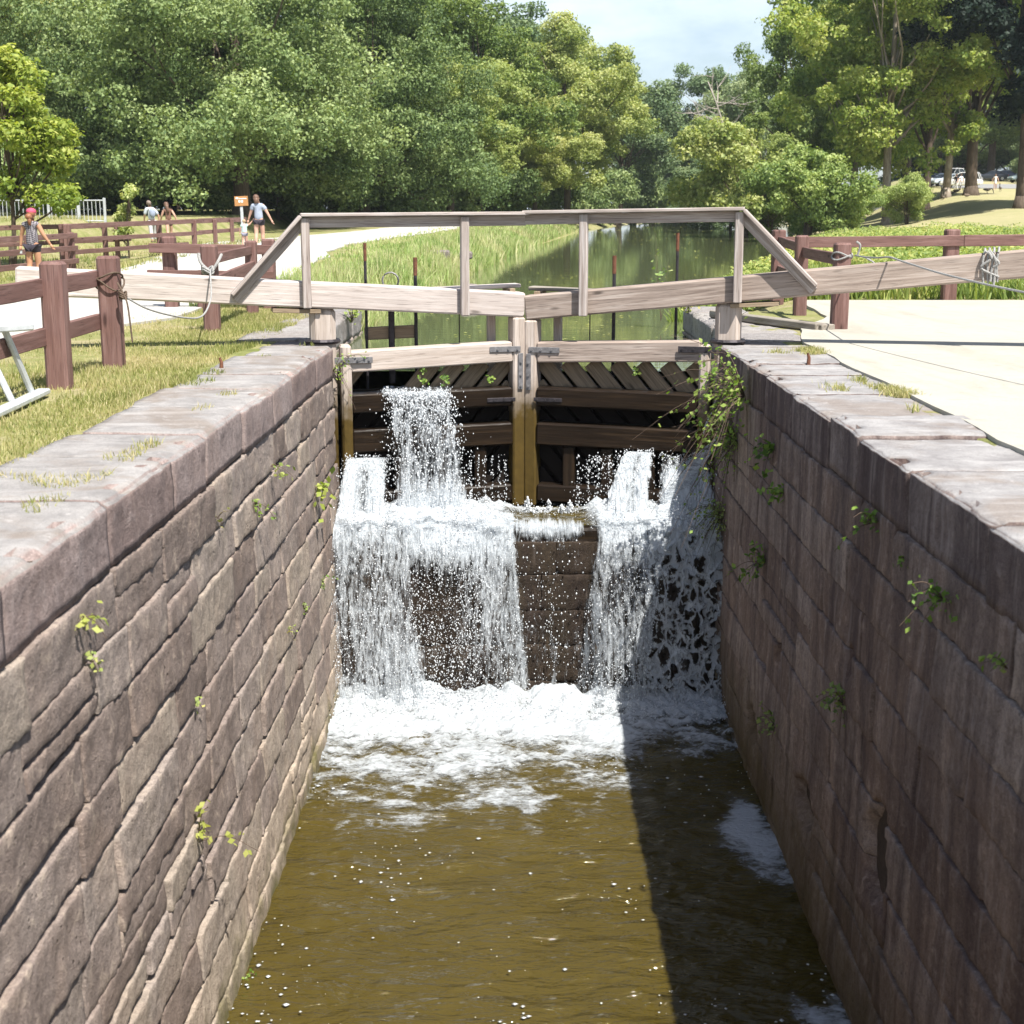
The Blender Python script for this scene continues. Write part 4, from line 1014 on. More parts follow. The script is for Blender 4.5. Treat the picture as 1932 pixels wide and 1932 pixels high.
# small things by the lock
sg = empty('trestle', (-4.05, 11.4, 0), 'pale grey metal trestle at the left edge, cut off by the frame', 'trestle')
m = MB(); m.add(*timber((-4.62, 11.1, .62), (-4.02, 11.6, .63), .16, .06)); m.build('top_bar', M['galv'], sg)
for (a, c_) in (((-4.2, 11.5, .60), (-4.10, 11.75, .05)), ((-4.34, 11.3, .60), (-4.05, 11.15, .05)), ((-4.5, 11.15, .6), (-4.03, 10.75, .05))):
    m = MB(); m.add(*tube([a, c_], .028, 8)); m.build('leg', M['galv'], sg)
m = MB(); m.add(*timber((-3.98, 10.3, .04), (-4.10, 12.05, .04), .11, .05)); m.build('foot_bar', M['galv'], sg)
for (x, y, lab) in ((-3.02, 14.2, 'small rusty iron pin standing in the left coping'), (3.02, 14.7, 'small rusty iron pin standing in the right coping')):
    m = MB(); m.add(*tube([(x, y, -.05), (x + .005, y, .06), (x - .01, y, .11)], .025, 8, .012)); tag(m.build('iron_pin', M['rust'], base=(x, y, 0)), lab, 'pin')
m = MB(); m.add(*timber((2.95, 21.2, .04), (4.1, 18.75, .03), .22, .12)); m.add(*timber((2.85, 21.1, .07), (3.95, 18.75, .05), .06, .1))
tag(m.build('ground_timber', M['grey_timber'], base=(3.5, 20, 0)), 'old grey timber lying slantwise on the stones by the right heel post', 'timber')
for (p, q, w, h, lab) in (((-2.95, 45, .22), (-2.2, 45, .22), .5, .3, 'worn flat stone block in the grass where towpath meets reeds'), ((-1.9, 45.4, .2), (-1.5, 45.4, .2), .4, .25, 'small stone block in the reeds right of the flat one'), ((-1.35, 32.5, -.2), (-.95, 32.5, -.22), .4, .3, 'broken stone block at the water edge below the reeds')):
    m = MB(); m.add(*timber(p, q, w, h, ch=.05)); tag(m.build('bank_stone', M['coping'], base=p), lab, 'stone')
sign = empty('sign', (X_at(459, 53), 53, .3), 'small orange sign on a grey post beside the toddler', 'sign')
sx = X_at(459, 53)
m = MB(); m.add(*timber((sx + .02, 53.05, .2), (sx - .01, 53.05, 1.75), .10, .08, up=(0, 1, 0), ch=.01)); m.build('post', M['galv'], sign)
m = MB(); m.add(*timber((sx - .25, 53.0, 1.93), (sx + .25, 53.0, 1.95), .03, .35, ch=.005)); pan = m.build('panel', m_plain('orange_sign', (.40, .20, .075), .6, 0, .1), sign)
m = MB(); wm = m_plain('white_lettering', (.8, .78, .74), .6, 0, .05)
m.add(*timber((sx - .20, 52.98, 2.04), (sx - .1, 52.98, 2.04), .008, .06, ch=.002)); m.add(*timber((sx - .07, 52.98, 2.03), (sx + .2, 52.98, 2.035), .008, .03, ch=.002))
m.add(*timber((sx - .1, 52.98, 1.93), (sx - .03, 52.98, 1.93), .008, .09, ch=.002)); m.add(*timber((sx + .0, 52.98, 1.93), (sx + .07, 52.98, 1.93), .008, .09, ch=.002))
m.build('lettering', wm, pan)

# ------------------------------------------------------------------ trees and plants
def leaf_faces(rng, C, N, S, asp=.6, jit=.75):
    """one pointed leaf-clump face per centre"""
    n = len(C); Nn = N + rng.normal(0, jit, (n, 3)); Nn /= np.linalg.norm(Nn, axis=1)[:, None]
    T = rng.normal(0, 1, (n, 3)); T -= Nn * (T * Nn).sum(1)[:, None]; T /= np.linalg.norm(T, axis=1)[:, None]
    B = np.cross(Nn, T); S = S[:, None]
    f = rng.uniform(.05, .35, n)[:, None]
    V = np.stack([C - T * S * .5, C - B * S * asp * .5 + Nn * S * f * .3, C + T * S * .5, C + B * S * asp * .5 + Nn * S * f * .3], 1)
    return V.reshape(-1, 3), np.arange(n * 4).reshape(n, 4)
def puff_leaves(rng, centers, radii, per, size, flat=.75, up=.35, inner=.15):
    C = []; N = []; S = []; Vv = []
    for c, R in zip(centers, radii):
        k = int(per * (R / np.mean(radii)) ** 2)
        d = rng.normal(0, 1, (k, 3)); d[:, 2] = d[:, 2] + .25; d /= np.linalg.norm(d, axis=1)[:, None]
        ph = rng.uniform(0, 10)
        rr = R * (1 - .5 * rng.uniform(0, 1, k) ** 2.2) * (1 + .28 * np.sin(d[:, 0] * 5 + ph) * np.sin(d[:, 1] * 5 + ph * 2) + .2 * np.sin(d[:, 2] * 7 + ph))
        p = c + d * rr[:, None] * np.array([1, 1, flat])
        C.append(p); N.append(d * .8 + np.array([0, 0, up])); S.append(size * rng.uniform(.55, 1.35, k))
        Vv.append(np.clip(rng.normal(.45 + rng.normal(0, .1), .16, k) + .12 * d[:, 2], 0, 1))  # upper leaves of each puff take lighter colours
    return np.vstack(C), np.vstack(N), np.concatenate(S), np.concatenate(Vv)
def limb(m, p0, p1, r0, r1, rng, bend=.12, n=5, sides=7):
    p0 = Vector(p0); p1 = Vector(p1); L = (p1 - p0).length; pts = []
    o = Vector(rng.normal(0, bend * L, 3)); o2 = Vector(rng.normal(0, bend * L * .5, 3))
    for i in range(n + 1):
        t = i / n; pts.append(p0.lerp(p1, t) + o * (t * (1 - t)) + o2 * math.sin(t * math.pi * 2) * .4)
    m.add(*tube(pts, r0, sides, r1)); return pts
def make_tree(name, seed, H, CR_, base, tr, leafmat, barkmat, npuff=110, per=330, size=.34, shape='round', loc=(0, 0, 0), label='', cat='tree', group=None, lean=0.0, puffr=.2, limbs=26, skirt=0.0, trunks=1, up=.35, loose=0.0, lobed=.30):
    rng = rs(seed); root = empty(name, loc, label, cat, group); loc = np.array(loc, float)
    pc = []; k = 0; nl = max(9, int(npuff / 5)) if lobed else npuff
    while len(pc) < nl:
        d = rng.normal(0, 1, 3); d /= np.linalg.norm(d); r = rng.uniform(0, 1) ** .30 if not lobed else rng.uniform(.45, .98)
        z01 = (d[2] * r + 1) / 2
        if shape == 'round': w = 1.0
        elif shape == 'tall': w = .55 + .75 * math.sin(math.pi * min(1, z01 * 1.05)) ** .7 * .7
        elif shape == 'cone': w = max(.08, 1.15 * (1 - z01) ** .8)
        elif shape == 'oak': w = 1.15 - .35 * z01
        lobes = 1 + .18 * math.sin(3 * math.atan2(d[1], d[0]) + seed) + .14 * math.sin(5 * math.atan2(d[1], d[0]) + 2 * seed + 4 * d[2])
        x = d[0] * r * CR_ * w * lobes; y = d[1] * r * CR_ * w * lobes
        z = base + (H - base) * z01
        if skirt: z -= skirt * (r ** 2) * (1 - abs(d[2])) * (H - base) * .5
        z = max(z, .8)
        pc.append((x + lean * z, y, z))
    pc = np.array(pc)
    if lobed:      # boughs: each a mound of leaf puffs with dark air between it and the next
        L_ = pc; lr = CR_ * lobed * rng.uniform(.7, 1.35, nl); out = []
        inn = L_[rng.integers(0, nl, npuff // 4)] * np.array([.55, .55, 1]) + rng.normal(0, .10 * CR_, (npuff // 4, 3))
        out = list(inn)
        for i in range(npuff - npuff // 4):
            j = i % nl; d = rng.normal(0, 1, 3); d[2] += .25; c_ = L_[j] - np.array([lean * L_[j][2], 0, (base + H) / 2]); d += c_ / (np.linalg.norm(c_) + 1e-6) * .4; d /= np.linalg.norm(d)
            out.append(L_[j] + d * lr[j] * rng.uniform(.25, 1.0) * np.array([1, 1, .85]))
        pc = np.array(out); pc[:, 2] = np.clip(pc[:, 2], .7, H)
    npuff = len(pc); pr = CR_ * puffr * rng.uniform(.6, 1.35, npuff)
    if shape == 'cone': pr *= (.5 + .7 * (1 - (pc[:, 2] - base) / (H - base)))
    C, N, S, v = puff_leaves(rng, pc, pr, per, size, .72, up)
    if loose:
        kp = rng.uniform(0, 1, len(C)) > loose; C, N, S, v = C[kp], N[kp], S[kp], v[kp]
    V, F = leaf_faces(rng, C, N, S)
    obj('crown', V + loc, F, leafmat, root, attrs={'v': np.repeat(v, 4)})
    m = MB()
    for q in range(trunks):
        off = np.array([0, 0, 0]) if trunks == 1 else np.array([math.cos(q * 2.4) * tr * 1.3, math.sin(q * 2.4) * tr * 1.3, 0])
        ht = H * (.82 if shape != 'oak' else .6)
        tip = np.array([lean * ht + rng.normal(0, .05) * CR_ + off[0] * 3.5, rng.normal(0, .05) * CR_ + off[1] * 3.5, ht])
        P = limb(m, loc + off + (0, 0, -.3), loc + tip, tr * 1.0, tr * .22, rng, .03, 9, 9)
        fl = [loc + off + np.array([0, 0, -.3]), loc + off + np.array([0, 0, .25]), loc + off + np.array([0, 0, .9])]
        m.add(*tube(fl, tr * 1.55, 9, tr * .95))
        order = rng.permutation(npuff)[:max(3, limbs // trunks)]
        for i in order:
            t = np.clip((pc[i][2] - base * .3) / H * .75, .30, .95); j = int(t * 8); a = P[j].lerp(P[j + 1], t * 8 - j)
            limb(m, a, loc + pc[i], tr * (.42 - .3 * t), .03, rng, .14, 5, 5)
    m.build('trunk', barkmat, root, sm=True)
    return root
def copy_tree(src, loc, label, rot=0.0, sc=(1, 1, 1), group=None, cat=None):
    r = src.copy(); COL.objects.link(r); r.location = loc; r.rotation_euler = (0, 0, rot); r.scale = sc
    r['label'] = label
    if cat: r['category'] = cat
    if group: r['group'] = group
    elif 'group' in r: del r['group']
    for ch in src.children:
        c_ = ch.copy(); COL.objects.link(c_); c_.parent = r
    return r
def gz_(x, y): return float(terrain(x, y))
def at(px, d): x = X_at(px, d); return (x, d, gz_(x, d))
GL_, GR_ = 'trees along the towpath side', 'trees on the parkland side'
# towpath side
oak = make_tree('oak_tree', 101, 21, 11, 1.9, .62, M['leaf_oak'], M['bark'], 380, 430, .25, 'oak', at(462, 96), 'huge dark green oak behind the orange sign, crown hanging low', group=GL_, puffr=.125, limbs=26, skirt=.9, lobed=.27)
broad = make_tree('broadleaf_tree', 102, 23, 8.0, 2.5, .45, M['leaf_mid'], M['bark'], 200, 420, .28, 'tall', at(880, 128), 'tall mid-green tree right of the big oak above the towpath bend', group=GL_, puffr=.14, limbs=26)
yel = make_tree('broadleaf_tree', 103, 20.8, 8.0, 2.0, .42, M['leaf_yellow'], M['bark'], 200, 420, .29, 'tall', at(1068, 150), 'yellow-green tree leaning over the canal at its left bank', group=GL_, puffr=.14, limbs=26)
far = make_tree('woodland_tree', 104, 25, 8.5, 2.0, .4, M['leaf_far'], M['bark'], 170, 340, .36, 'round', at(1165, 205), 'dark blue-green tree rising behind the yellow-green one', group=GL_, puffr=.17, limbs=22)
copy_tree(oak, at(235, 104), 'dark oak filling the upper left behind the metal railing', 2.1, (.95, .95, 1.08), GL_)
copy_tree(oak, at(690, 108), 'dark oak between the huge oak and the tall mid-green tree', 4.0, (.85, .85, .95), GL_)
copy_tree(yel, at(25, 112), 'pale yellowish tree at the top left corner above the maple', 1.0, (1.0, 1.0, 1.0), GL_)
copy_tree(broad, at(330, 130), 'tall tree showing above the left oaks at the top edge', 2.0, (1.2, 1.2, 1.25), GL_)
copy_tree(broad, at(560, 132), 'tall tree above the huge oak at the top edge', 3.3, (1.2, 1.2, 1.25), GL_)
copy_tree(broad, at(780, 132), 'tall green tree behind the towpath, fourth crown from the sky gap', .6, (1.1, 1.1, 1.18), GL_)
copy_tree(far, at(960, 165), 'blue-green tree at the top edge left of the yellow-green one', .6, (1.0, 1.0, .98), GL_)
copy_tree(far, at(1010, 190), 'dark tree peeping over the yellow-green crown', 1.9, (.9, .9, 1.06), GL_)
copy_tree(yel, at(1010, 138), 'lower yellow-green tree in front of the tall mid-green one', 2.6, (.72, .72, .62), GL_)
copy_tree(broad, at(850, 118), 'shorter green tree overhanging the towpath bend', 2.9, (.8, .8, .66), GL_)
copy_tree(far, at(1195, 235), 'dark tree at the left edge of the sky gap', 4.2, (.9, .9, .92), GL_)
copy_tree(far, at(1228, 285), 'distant low tree at the bottom of the sky gap', 1.2, (1.0, 1.0, .82), GL_)
copy_tree(far, at(1285, 300), 'distant hazy tree closing the end of the canal', 2.2, (1.0, 1.0, .93), GL_)
copy_tree(far, at(1245, 320), 'farthest tree straight above the canal end', 3.2, (1.1, 1.1, .86), GL_)
copy_tree(far, at(110, 135), 'dark tree behind the pale yellowish one at upper left', 3.0, (1.1, 1.1, 1.2), GL_)
copy_tree(far, at(-90, 120), 'dark tree cut by the left edge of the photo', 2.0, (1.1, 1.1, 1.2), GL_)
copy_tree(far, at(-260, 150), 'dark tree out beyond the left edge', 1.0, (1.2, 1.2, 1.2), GL_)
# parkland side
syc = make_tree('sycamore_tree', 105, 27, 7.6, 3.5, .38, M['leaf_bright'], M['bark_pale'], 240, 310, .31, 'tall', at(1668, 114), 'bright yellow-green sycamore with pale trunk behind the round bush', group=GR_, puffr=.135, limbs=24)
copy_tree(syc, at(1600, 124), 'bright sycamore left of the pale-trunked one, above the round bush', 2.0, (.8, .8, .98), GR_)
copy_tree(syc, at(1775, 140), 'bright sycamore behind the leaning brown trunk', 3.6, (1.1, 1.1, 1.05), GR_)
copy_tree(broad, at(1515, 152), 'mid-green tree at the right edge of the sky gap', 1.4, (.82, .82, 1.12), GR_)
copy_tree(far, at(1345, 222), 'bluish tall tree just right of the sky gap', 5.0, (1.0, 1.0, 1.08), GR_)
copy_tree(far, at(1400, 200), 'bluish tree behind the dead grey one', 2.5, (.9, .9, 1.0), GR_)
copy_tree(broad, at(1600, 165), 'green tree behind the bright sycamores', 3.9, (1.1, 1.1, 1.2), GR_)
copy_tree(broad, at(1700, 175), 'green tree far behind the pale sycamore trunk', 5.1, (1.2, 1.2, 1.25), GR_)
copy_tree(broad, at(1855, 215), 'dark green tree behind the parked cars', 2.4, (1.4, 1.4, 1.1), GR_)
copy_tree(broad, at(1990, 215), 'dark green tree behind the parked cars at the right edge', .4, (1.4, 1.4, 1.1), GR_)
copy_tree(far, at(1760, 225), 'woodland tree behind the white cars', 1.4, (1.3, 1.3, 1.1), GR_)
copy_tree(far, at(2150, 190), 'woodland tree beyond the right edge', 2.4, (1.3, 1.3, 1.2), GR_)
copy_tree(broad, at(1415, 138), 'lower dark green tree behind the yellow bush', 5.5, (.75, .75, .62), GR_)
copy_tree(far, at(1330, 175), 'low dark tree at the right bank before the canal end', 3.5, (.6, .6, .45), GR_)
copy_tree(far, at(1290, 230), 'low dark tree far along the right bank', .5, (.7, .7, .5), GR_)
lawn_oak = make_tree('lawn_tree', 106, 26, 8.0, 8.5, .62, M['leaf_bright'], M['bark'], 130, 320, .34, 'round', at(1822, 140), 'tall lawn tree with a thick straight brown trunk before the cars', group=GR_, puffr=.17, limbs=24, lean=.012)
copy_tree(lawn_oak, at(1738, 128), 'leaning brown-trunked lawn tree left of the thick straight one', 2.3, (.62, .62, .9), GR_)
cedar = make_tree('cedar_tree', 107, 27, 6.2, 5.0, .42, M['leaf_dark'], M['bark'], 170, 330, .36, 'tall', at(1915, 108), 'very dark evergreen with flared trunk at the right edge', group=GR_, puffr=.17, limbs=24)
copy_tree(cedar, at(2010, 112), 'very dark evergreen cut by the right edge of the photo', 2.0, (1.05, 1.05, 1.05), GR_)
for i, (px, lb) in enumerate(((1700, 'low woodland tree behind the leaning trunk'), (1745, 'low woodland tree behind the end-on white car'), (1800, 'low woodland tree behind the upper white car'), (1850, 'low woodland tree behind the black car'), (1900, 'low woodland tree behind the dark car'), (1950, 'low woodland tree behind the grey-green car'), (2010, 'low woodland tree beyond the right edge of the car park'))):
    x, y, z = at(px, 238 + 6 * (i % 2)); copy_tree(far, (x, y, z - 3.5), lb, i * 1.1, (.95, .95, .62), GR_)
# dead grey tree
dt = empty('dead_tree', at(1392, 147), 'leafless grey dead tree leaning left over the canal', 'tree', GR_); rng = rs(108)
m = MB(); L0 = np.array(at(1392, 147)); P = limb(m, L0, L0 + (-3.6, 0, 16.5), .22, .05, rng, .05, 8, 7); m.build('trunk', M['bark_dead'], dt, sm=True)
m = MB()
for q in range(26):
    t = rng.uniform(.3, .98); j = int(t * 7.99); a = P[j].lerp(P[j + 1], t * 8 - j if t * 8 - j < 1 else 1)
    d = np.array([rng.normal(-.4, 1), rng.normal(0, .6), rng.uniform(-.1, .9)]); d /= np.linalg.norm(d); e = np.array(a) + d * rng.uniform(2.5, 6.0) * (1.15 - t * .5)
    B_ = limb(m, a, e, .06, .018, rng, .1, 5, 5)
    for w in range(4):
        j = rng.integers(1, 5); limb(m, B_[j], np.array(B_[j]) + d * 1.2 + rng.normal(0, .8, 3), .035, .012, rng, .1, 3, 4)
m.build('branches', M['bark_dead'], dt)
# maple near the footbridge, bushes, saplings
make_tree('maple_tree', 109, 6.3, 2.55, 1.2, .09, M['leaf_maple'], M['bark'], 110, 200, .17, 'round', (X_at(22, 44.5), 44.5, gz_(X_at(22, 44.5), 44.5)), 'bright yellow-green maple in front of the grey metal railing', puffr=.17, limbs=24, up=.7, lean=.02, loose=.15, lobed=.3)
bush = make_tree('bush', 110, 5.6, 3.7, .5, .12, M['leaf_bush'], M['bark'], 110, 330, .22, 'round', (X_at(1520, 98), 98, -.3), 'big rounded light green bush at the right water edge', 'bush', puffr=.22, limbs=20, trunks=3)
yb = make_tree('small_tree', 111, 8.6, 4.6, 1.0, .16, M['leaf_yellow'], M['bark'], 100, 280, .3, 'round', (X_at(1400, 112), 112, -.3), 'yellowish spreading small tree left of the rounded bush', puffr=.2, limbs=24, trunks=3, loose=.1)
copy_tree(bush, (X_at(1705, 108), 108, gz_(X_at(1705, 108), 108)), 'light green bush between two brown trunks near the lawn', 1.0, (.5, .5, .6), cat='bush')
copy_tree(bush, (X_at(1605, 104), 104, gz_(X_at(1605, 104), 104)), 'low bush beside the rounded one at the foot of the sycamores', 3.0, (.5, .5, .55), cat='bush')
copy_tree(bush, (X_at(1450, 112), 112, -.3), 'lower bush on the water edge left of the rounded one', 2.0, (.6, .6, .6), cat='bush')
sap = make_tree('sapling', 112, 2.5, .62, .5, .025, M['leaf_yellow'], M['bark'], 26, 60, .13, 'round', (X_at(243, 49), 49, gz_(X_at(243, 49), 49)), 'small yellow-leaved sapling behind the brown railing', puffr=.34, limbs=16, up=.5)
# dark undergrowth below the trees of the towpath side and round the canal end
UG = 'undergrowth below the towpath trees'
und = make_tree('shrub', 113, 3.6, 3.4, .2, .08, M['leaf_oak'], M['bark'], 60, 260, .26, 'round', at(330, 106), 'dark shrub under the trees, behind the walking couple', 'shrub', UG, puffr=.26, limbs=12, trunks=2)
ulab = [(60, 92, 'dark shrub under the trees behind the maple'), (150, 100, 'dark shrub behind the end of the metal railing'), (245, 104, 'dark shrub right of the metal railing'), (410, 108, 'dark shrub left of the huge oak trunk'),
        (525, 104, 'dark shrub behind the woman in the grey shirt'), (600, 108, 'dark shrub at the left end of the handrail'), (690, 112, 'dark shrub above the white towpath bend'), (765, 114, 'dark shrub seen over the left half of the handrail'), (840, 122, 'dark shrub where the towpath vanishes'), (905, 132, 'dark shrub under the tall mid-green tree'),
        (985, 150, 'dark shrub just left of the mitre line'), (1060, 162, 'dark shrub below the yellow-green tree'), (1130, 185, 'dark shrub along the far left bank'), (1190, 215, 'dark shrub near the canal end'), (1230, 262, 'dark shrub closing the canal end'), (1262, 290, 'dark shrub at the very end of the canal'), (1290, 255, 'dark shrub at the right of the canal end'), (1330, 205, 'dark shrub on the far right bank'), (1375, 165, 'dark shrub behind the yellowish small tree'), (1445, 140, 'dark shrub behind the rounded bush')]
for i, (px, d, lb) in enumerate(ulab):
    x = X_at(px, d); k_ = .9 + .35 * rs(i).uniform() + (d - 100) / 260
    copy_tree(und, (x, d, max(gz_(x, d), ZC)), lb, i * 1.3, (k_, k_, k_ * (1.0 if d < 150 else 1.25)), UG)

for i, px in enumerate(range(-40, 960, 50)):      # deep background under the crowns
    d = 140 + 9 * (i % 3); x = X_at(px, d)
    copy_tree(und, (x, d, gz_(x, d) - .2), 'dark shrub deep in the shade behind the towpath trees', i * 2.1, (1.9, 1.5, 1.9 + .3 * (i % 2)), 'shrubs in the deep shade')
# wall plants
def tuft(loc, out, size, n, lf, mat, label, drop=.5, seed=0, grp=None, name='wall_plant', wide=1.0):
    rng = rs(400 + seed); loc = np.array(loc, float); out = np.array(out, float)
    C = []; m = MB()
    st = max(3, n // 7)
    N = []
    for i in range(st):
        d = out * rng.uniform(.3, 1.0) + np.array([rng.normal(0, .35), rng.normal(0, .6) * wide, rng.normal(.1 - drop * .6, .55)])
        e = loc + d * size * rng.uniform(.5, 1.0) + np.array([0, rng.normal(0, .15), rng.normal(0, .15)]) * size * wide
        mid_ = (loc + e) / 2 + np.array([0, 0, .18 * size])
        P_ = curve_pts([loc, mid_, e + np.array([0, 0, -.15 * size * drop])], 4)
        m.add(*tube(P_, .004, 4, .002))
        for q in range(n // st):
            t = rng.uniform(.25, 1); j = min(len(P_) - 1, int(t * (len(P_) - 1))); C.append(np.array(P_[j]) + rng.normal(0, lf * .5, 3)); N.append(out * .5 + np.array([0, -.2, .6]))
    V, F = leaf_faces(rng, np.array(C), np.array(N), lf * rng.uniform(.6, 1.3, len(C)), .7, .45)
    r = empty(name, loc, label, 'plant', grp)
    obj('leaves', V, F, mat, r, attrs={'v': np.repeat(np.clip(rng.normal(.5, .2, len(C)), 0, 1), 4)})
    m.build('stems', M['fern'] if False else M['rope_brown'], r)
    return r
def wallpt(px, py, side):
    """point of a wall face under a photo pixel"""
    sl = (px - 980) / (py - 400); Xw = XL + .04 if side < 0 else XR - .04
    for _ in range(3):
        h = Xw / sl * .978; z = EYE - h
        if side < 0: Xw = XL + .02 + .15 * float(np.clip((-.4 - z) / 3.65, 0, 1.2)) ** 1.6
    zc = 2650 * h / (.978 * (py - 400)); d = (zc - h * .209) / .978
    return (Xw, d, EYE - h)
lft = [(595, 920, .34, 34, .11, 'leaf_maple', 'broad-leaved light green plant growing high on the left wall near the gate'), (480, 950, .22, 40, .035, 'fern', 'hanging yellowish moss strand on the left wall'),
       (160, 1165, .14, 16, .05, 'leaf_maple', 'small bright sprig under the near left coping'), (170, 1250, .10, 22, .03, 'weed', 'tiny yellow weed below the sprig on the left wall'), (372, 1590, .34, 34, .055, 'leaf_maple', 'bright sprig growing from a hole low on the left wall'),
       (510, 880, .16, 18, .05, 'weed', 'small sprig in the upper joint of the left wall'), (572, 1140, .14, 30, .035, 'weed', 'pale tuft on the left wall beside the white water'), (605, 1095, .2, 34, .035, 'fern', 'thin green tuft on the left wall next to the falls'),
       (545, 1190, .14, 20, .035, 'weed', 'small pale weed lower on the left wall near the falls'), (455, 1850, .14, 22, .03, 'fern', 'little weed at the waterline of the left wall'), (410, 978, .08, 12, .035, 'weed', 'tiny sprig in the middle joint of the left wall'), (370, 1330, .08, 12, .035, 'weed', 'tiny sprig in a lower joint of the left wall'), (628, 700, .4, 60, .04, 'fern', 'pale creeping plant at the left coping end by the gate')]
for i, (px, py, s_, n_, l_, mt, lb) in enumerate(lft):
    tuft(wallpt(px, py, -1), (1, -.1, 0), s_, n_, l_, M[mt], lb, .6, i)
rgt = [(1405, 745, .78, 430, .06, 'fern', 'large light green creeper hanging from the right coping beside the gate'), (1388, 830, .66, 420, .048, 'fern', 'dense green plant below the creeper on the right wall'), (1455, 850, .3, 60, .07, 'fern', 'green leafy plant right of the dense creeper'), (1368, 975, .5, 380, .04, 'leaf_mid', 'dark bushy plant on the right wall at the falls'),
       (1475, 930, .2, 40, .06, 'fern', 'small leafy clump on the right wall under the creeper'), (1440, 1060, .32, 80, .06, 'fern', 'fern hanging on the right wall level with the step'), (1645, 985, .22, 44, .05, 'fern', 'light sprig in the upper joint of the right wall'), (1780, 1130, .24, 60, .045, 'fern', 'bushy sprig on the nearer right wall'), (1705, 1050, .1, 18, .035, 'fern', 'tiny sprig between two sprigs on the right wall'),
       (1590, 1325, .24, 60, .05, 'leaf_mid', 'dark fern low on the right wall'), (1465, 1370, .24, 60, .05, 'leaf_mid', 'dark drooping plant low on the right wall by the foam'), (1900, 1260, .12, 26, .035, 'fern', 'sprig at the right edge of the photo on the wall')]
for i, (px, py, s_, n_, l_, mt, lb) in enumerate(rgt):
    tuft(wallpt(px, py, 1), (-1, -.1, 0), s_, n_, l_, M[mt], lb, .6, 40 + i)
for i, (x, y, z, lb) in enumerate(((2.62, 22.0, .0, 'leafy weed on the right wing wall behind the gate'), (2.95, 19.8, .0, 'bright weed clump beside the right heel post'), (-2.55, 21.5, -.1, 'weed at the corner of the left wing wall'))):
    tuft((x, y, z), (0, -.5, .6), .42, 90, .07, M['weed'], lb, -.6, 70 + i)
for (s_, z_, f_) in ((1.25, -.45, 0), (1.55, -.48, 0), (2.1, -.5, 0)):
    p = PL(s_, .05, z_); tuft(p, (0, -1, 0), .18, 30, .05, M['fern'], {1.25: 'small green plant in the slot of the left leaf, by the overflow', 1.55: 'small green plant in the slot of the left leaf, in the middle', 2.1: 'tiny pale plant in the slot beside the mitre post'}[s_], .5, int(s_ * 100))
tuft(PR(1.15, .05, -.4), (0, -1, 0), .12, 14, .06, M['fern'], 'small green plant in the slot of the right leaf', .5, 98)

# grass, reeds, weeds (nobody could count them)
def blades(name, X, Y, Z, H, W, mat, seed, lean=.35):
    rng = rs(seed); n = len(X); a = rng.uniform(0, 6.28, n); la = rng.uniform(0, 6.28, n); ll = H * np.abs(rng.normal(0, lean, n))
    P = np.stack([X, Y, Z], -1); dx = np.stack([np.cos(a) * W / 2, np.sin(a) * W / 2, np.zeros(n)], -1)
    Ld = np.stack([np.cos(la) * ll, np.sin(la) * ll, np.zeros(n)], -1); up = np.stack([np.zeros(n), np.zeros(n), H], -1)
    V = np.stack([P - dx, P + dx, P + up * .6 + Ld * .4 + dx * .7, P + up * .6 + Ld * .4 - dx * .7, P + up + Ld], 1).reshape(-1, 3)
    i = np.arange(n)[:, None] * 5
    F = np.vstack([i + np.array([[0, 1, 2]]), i + np.array([[0, 2, 3]]), i + np.array([[3, 2, 4]])])
    v = np.clip(rng.normal(.5, .18, n) + .5 * vn(X * .6, Y * .6, 3.3), 0, 1)
    return tag(obj(name, V, F, mat, attrs={'v': np.repeat(v, 5)}), kind='stuff')
rng = rs(77)
n = 120000; y = 4.5 + 20 * rng.uniform(0, 1, n) ** .75; edge = -3.05 + .22 * vn(y * .8, y * 0 + 3, 1.1) - .12; x = edge - np.abs(rng.normal(0, 1, n)) * 1.1 - .0
kp = (x > -6.3) & (rng.uniform(0, 1, n) < np.clip(.55 + 1.3 * vn(x * .9, y * .9, 8.2), .08, 1)); x, y = x[kp], y[kp]
dens = np.clip(.5 + .9 * vn(x * .5, y * .5, 2.2), .1, 1)
blades('grass', x, y, np.full(len(x), -.02), rng.uniform(.02, .075, len(x)) * (.5 + dens), np.full(len(x), .010), M['grass'], 1)
n = 14000; x = rng.uniform(-3.3, -2.45, n); y = rng.uniform(6, 16.8, n)      # tufts in the coping joints
kp = vn(x * 1.8, y * 1.8, 6.1) > .36; x, y = x[kp], y[kp]
blades('grass_tufts', x, y, np.full(len(x), -.01), rng.uniform(.02, .07, len(x)), np.full(len(x), .008), M['grass'], 2, .6)
n = 30000; y = rng.uniform(6, 19, n); x = np.where(rng.uniform(0, 1, n) < .8, 3.30, 2.9) + rng.normal(0, .07, n)
kp = vn(x * .6, y * 1.1, 9.1) > np.where(x > 3.1, .20, .44); x, y = x[kp], y[kp]
blades('grass_tufts', x, y, np.full(len(x), -.01), rng.uniform(.02, .08, len(x)), np.full(len(x), .008), M['grass'], 3, .6)
n = 60000; y = 23.3 + 130 * rng.uniform(0, 1, n) ** 1.7; x = cl(y) - .15 - .006 * (y - 23) - np.abs(rng.normal(0, 1, n)) * (1.5 + .012 * y)
kp = x > -5.0 - .02 * y; x, y = x[kp], y[kp]
blades('bank_reeds', x, y, terrain(x, y), rng.uniform(.18, .60, len(x)) * (1 + .8 * vn(x * .7, y * .25, 1)) * (.28 + .72 * (1 - smooth(1.2, 3.4, cl(y) - x))), .012 + .0006 * y, M['reed'], 4, .3)
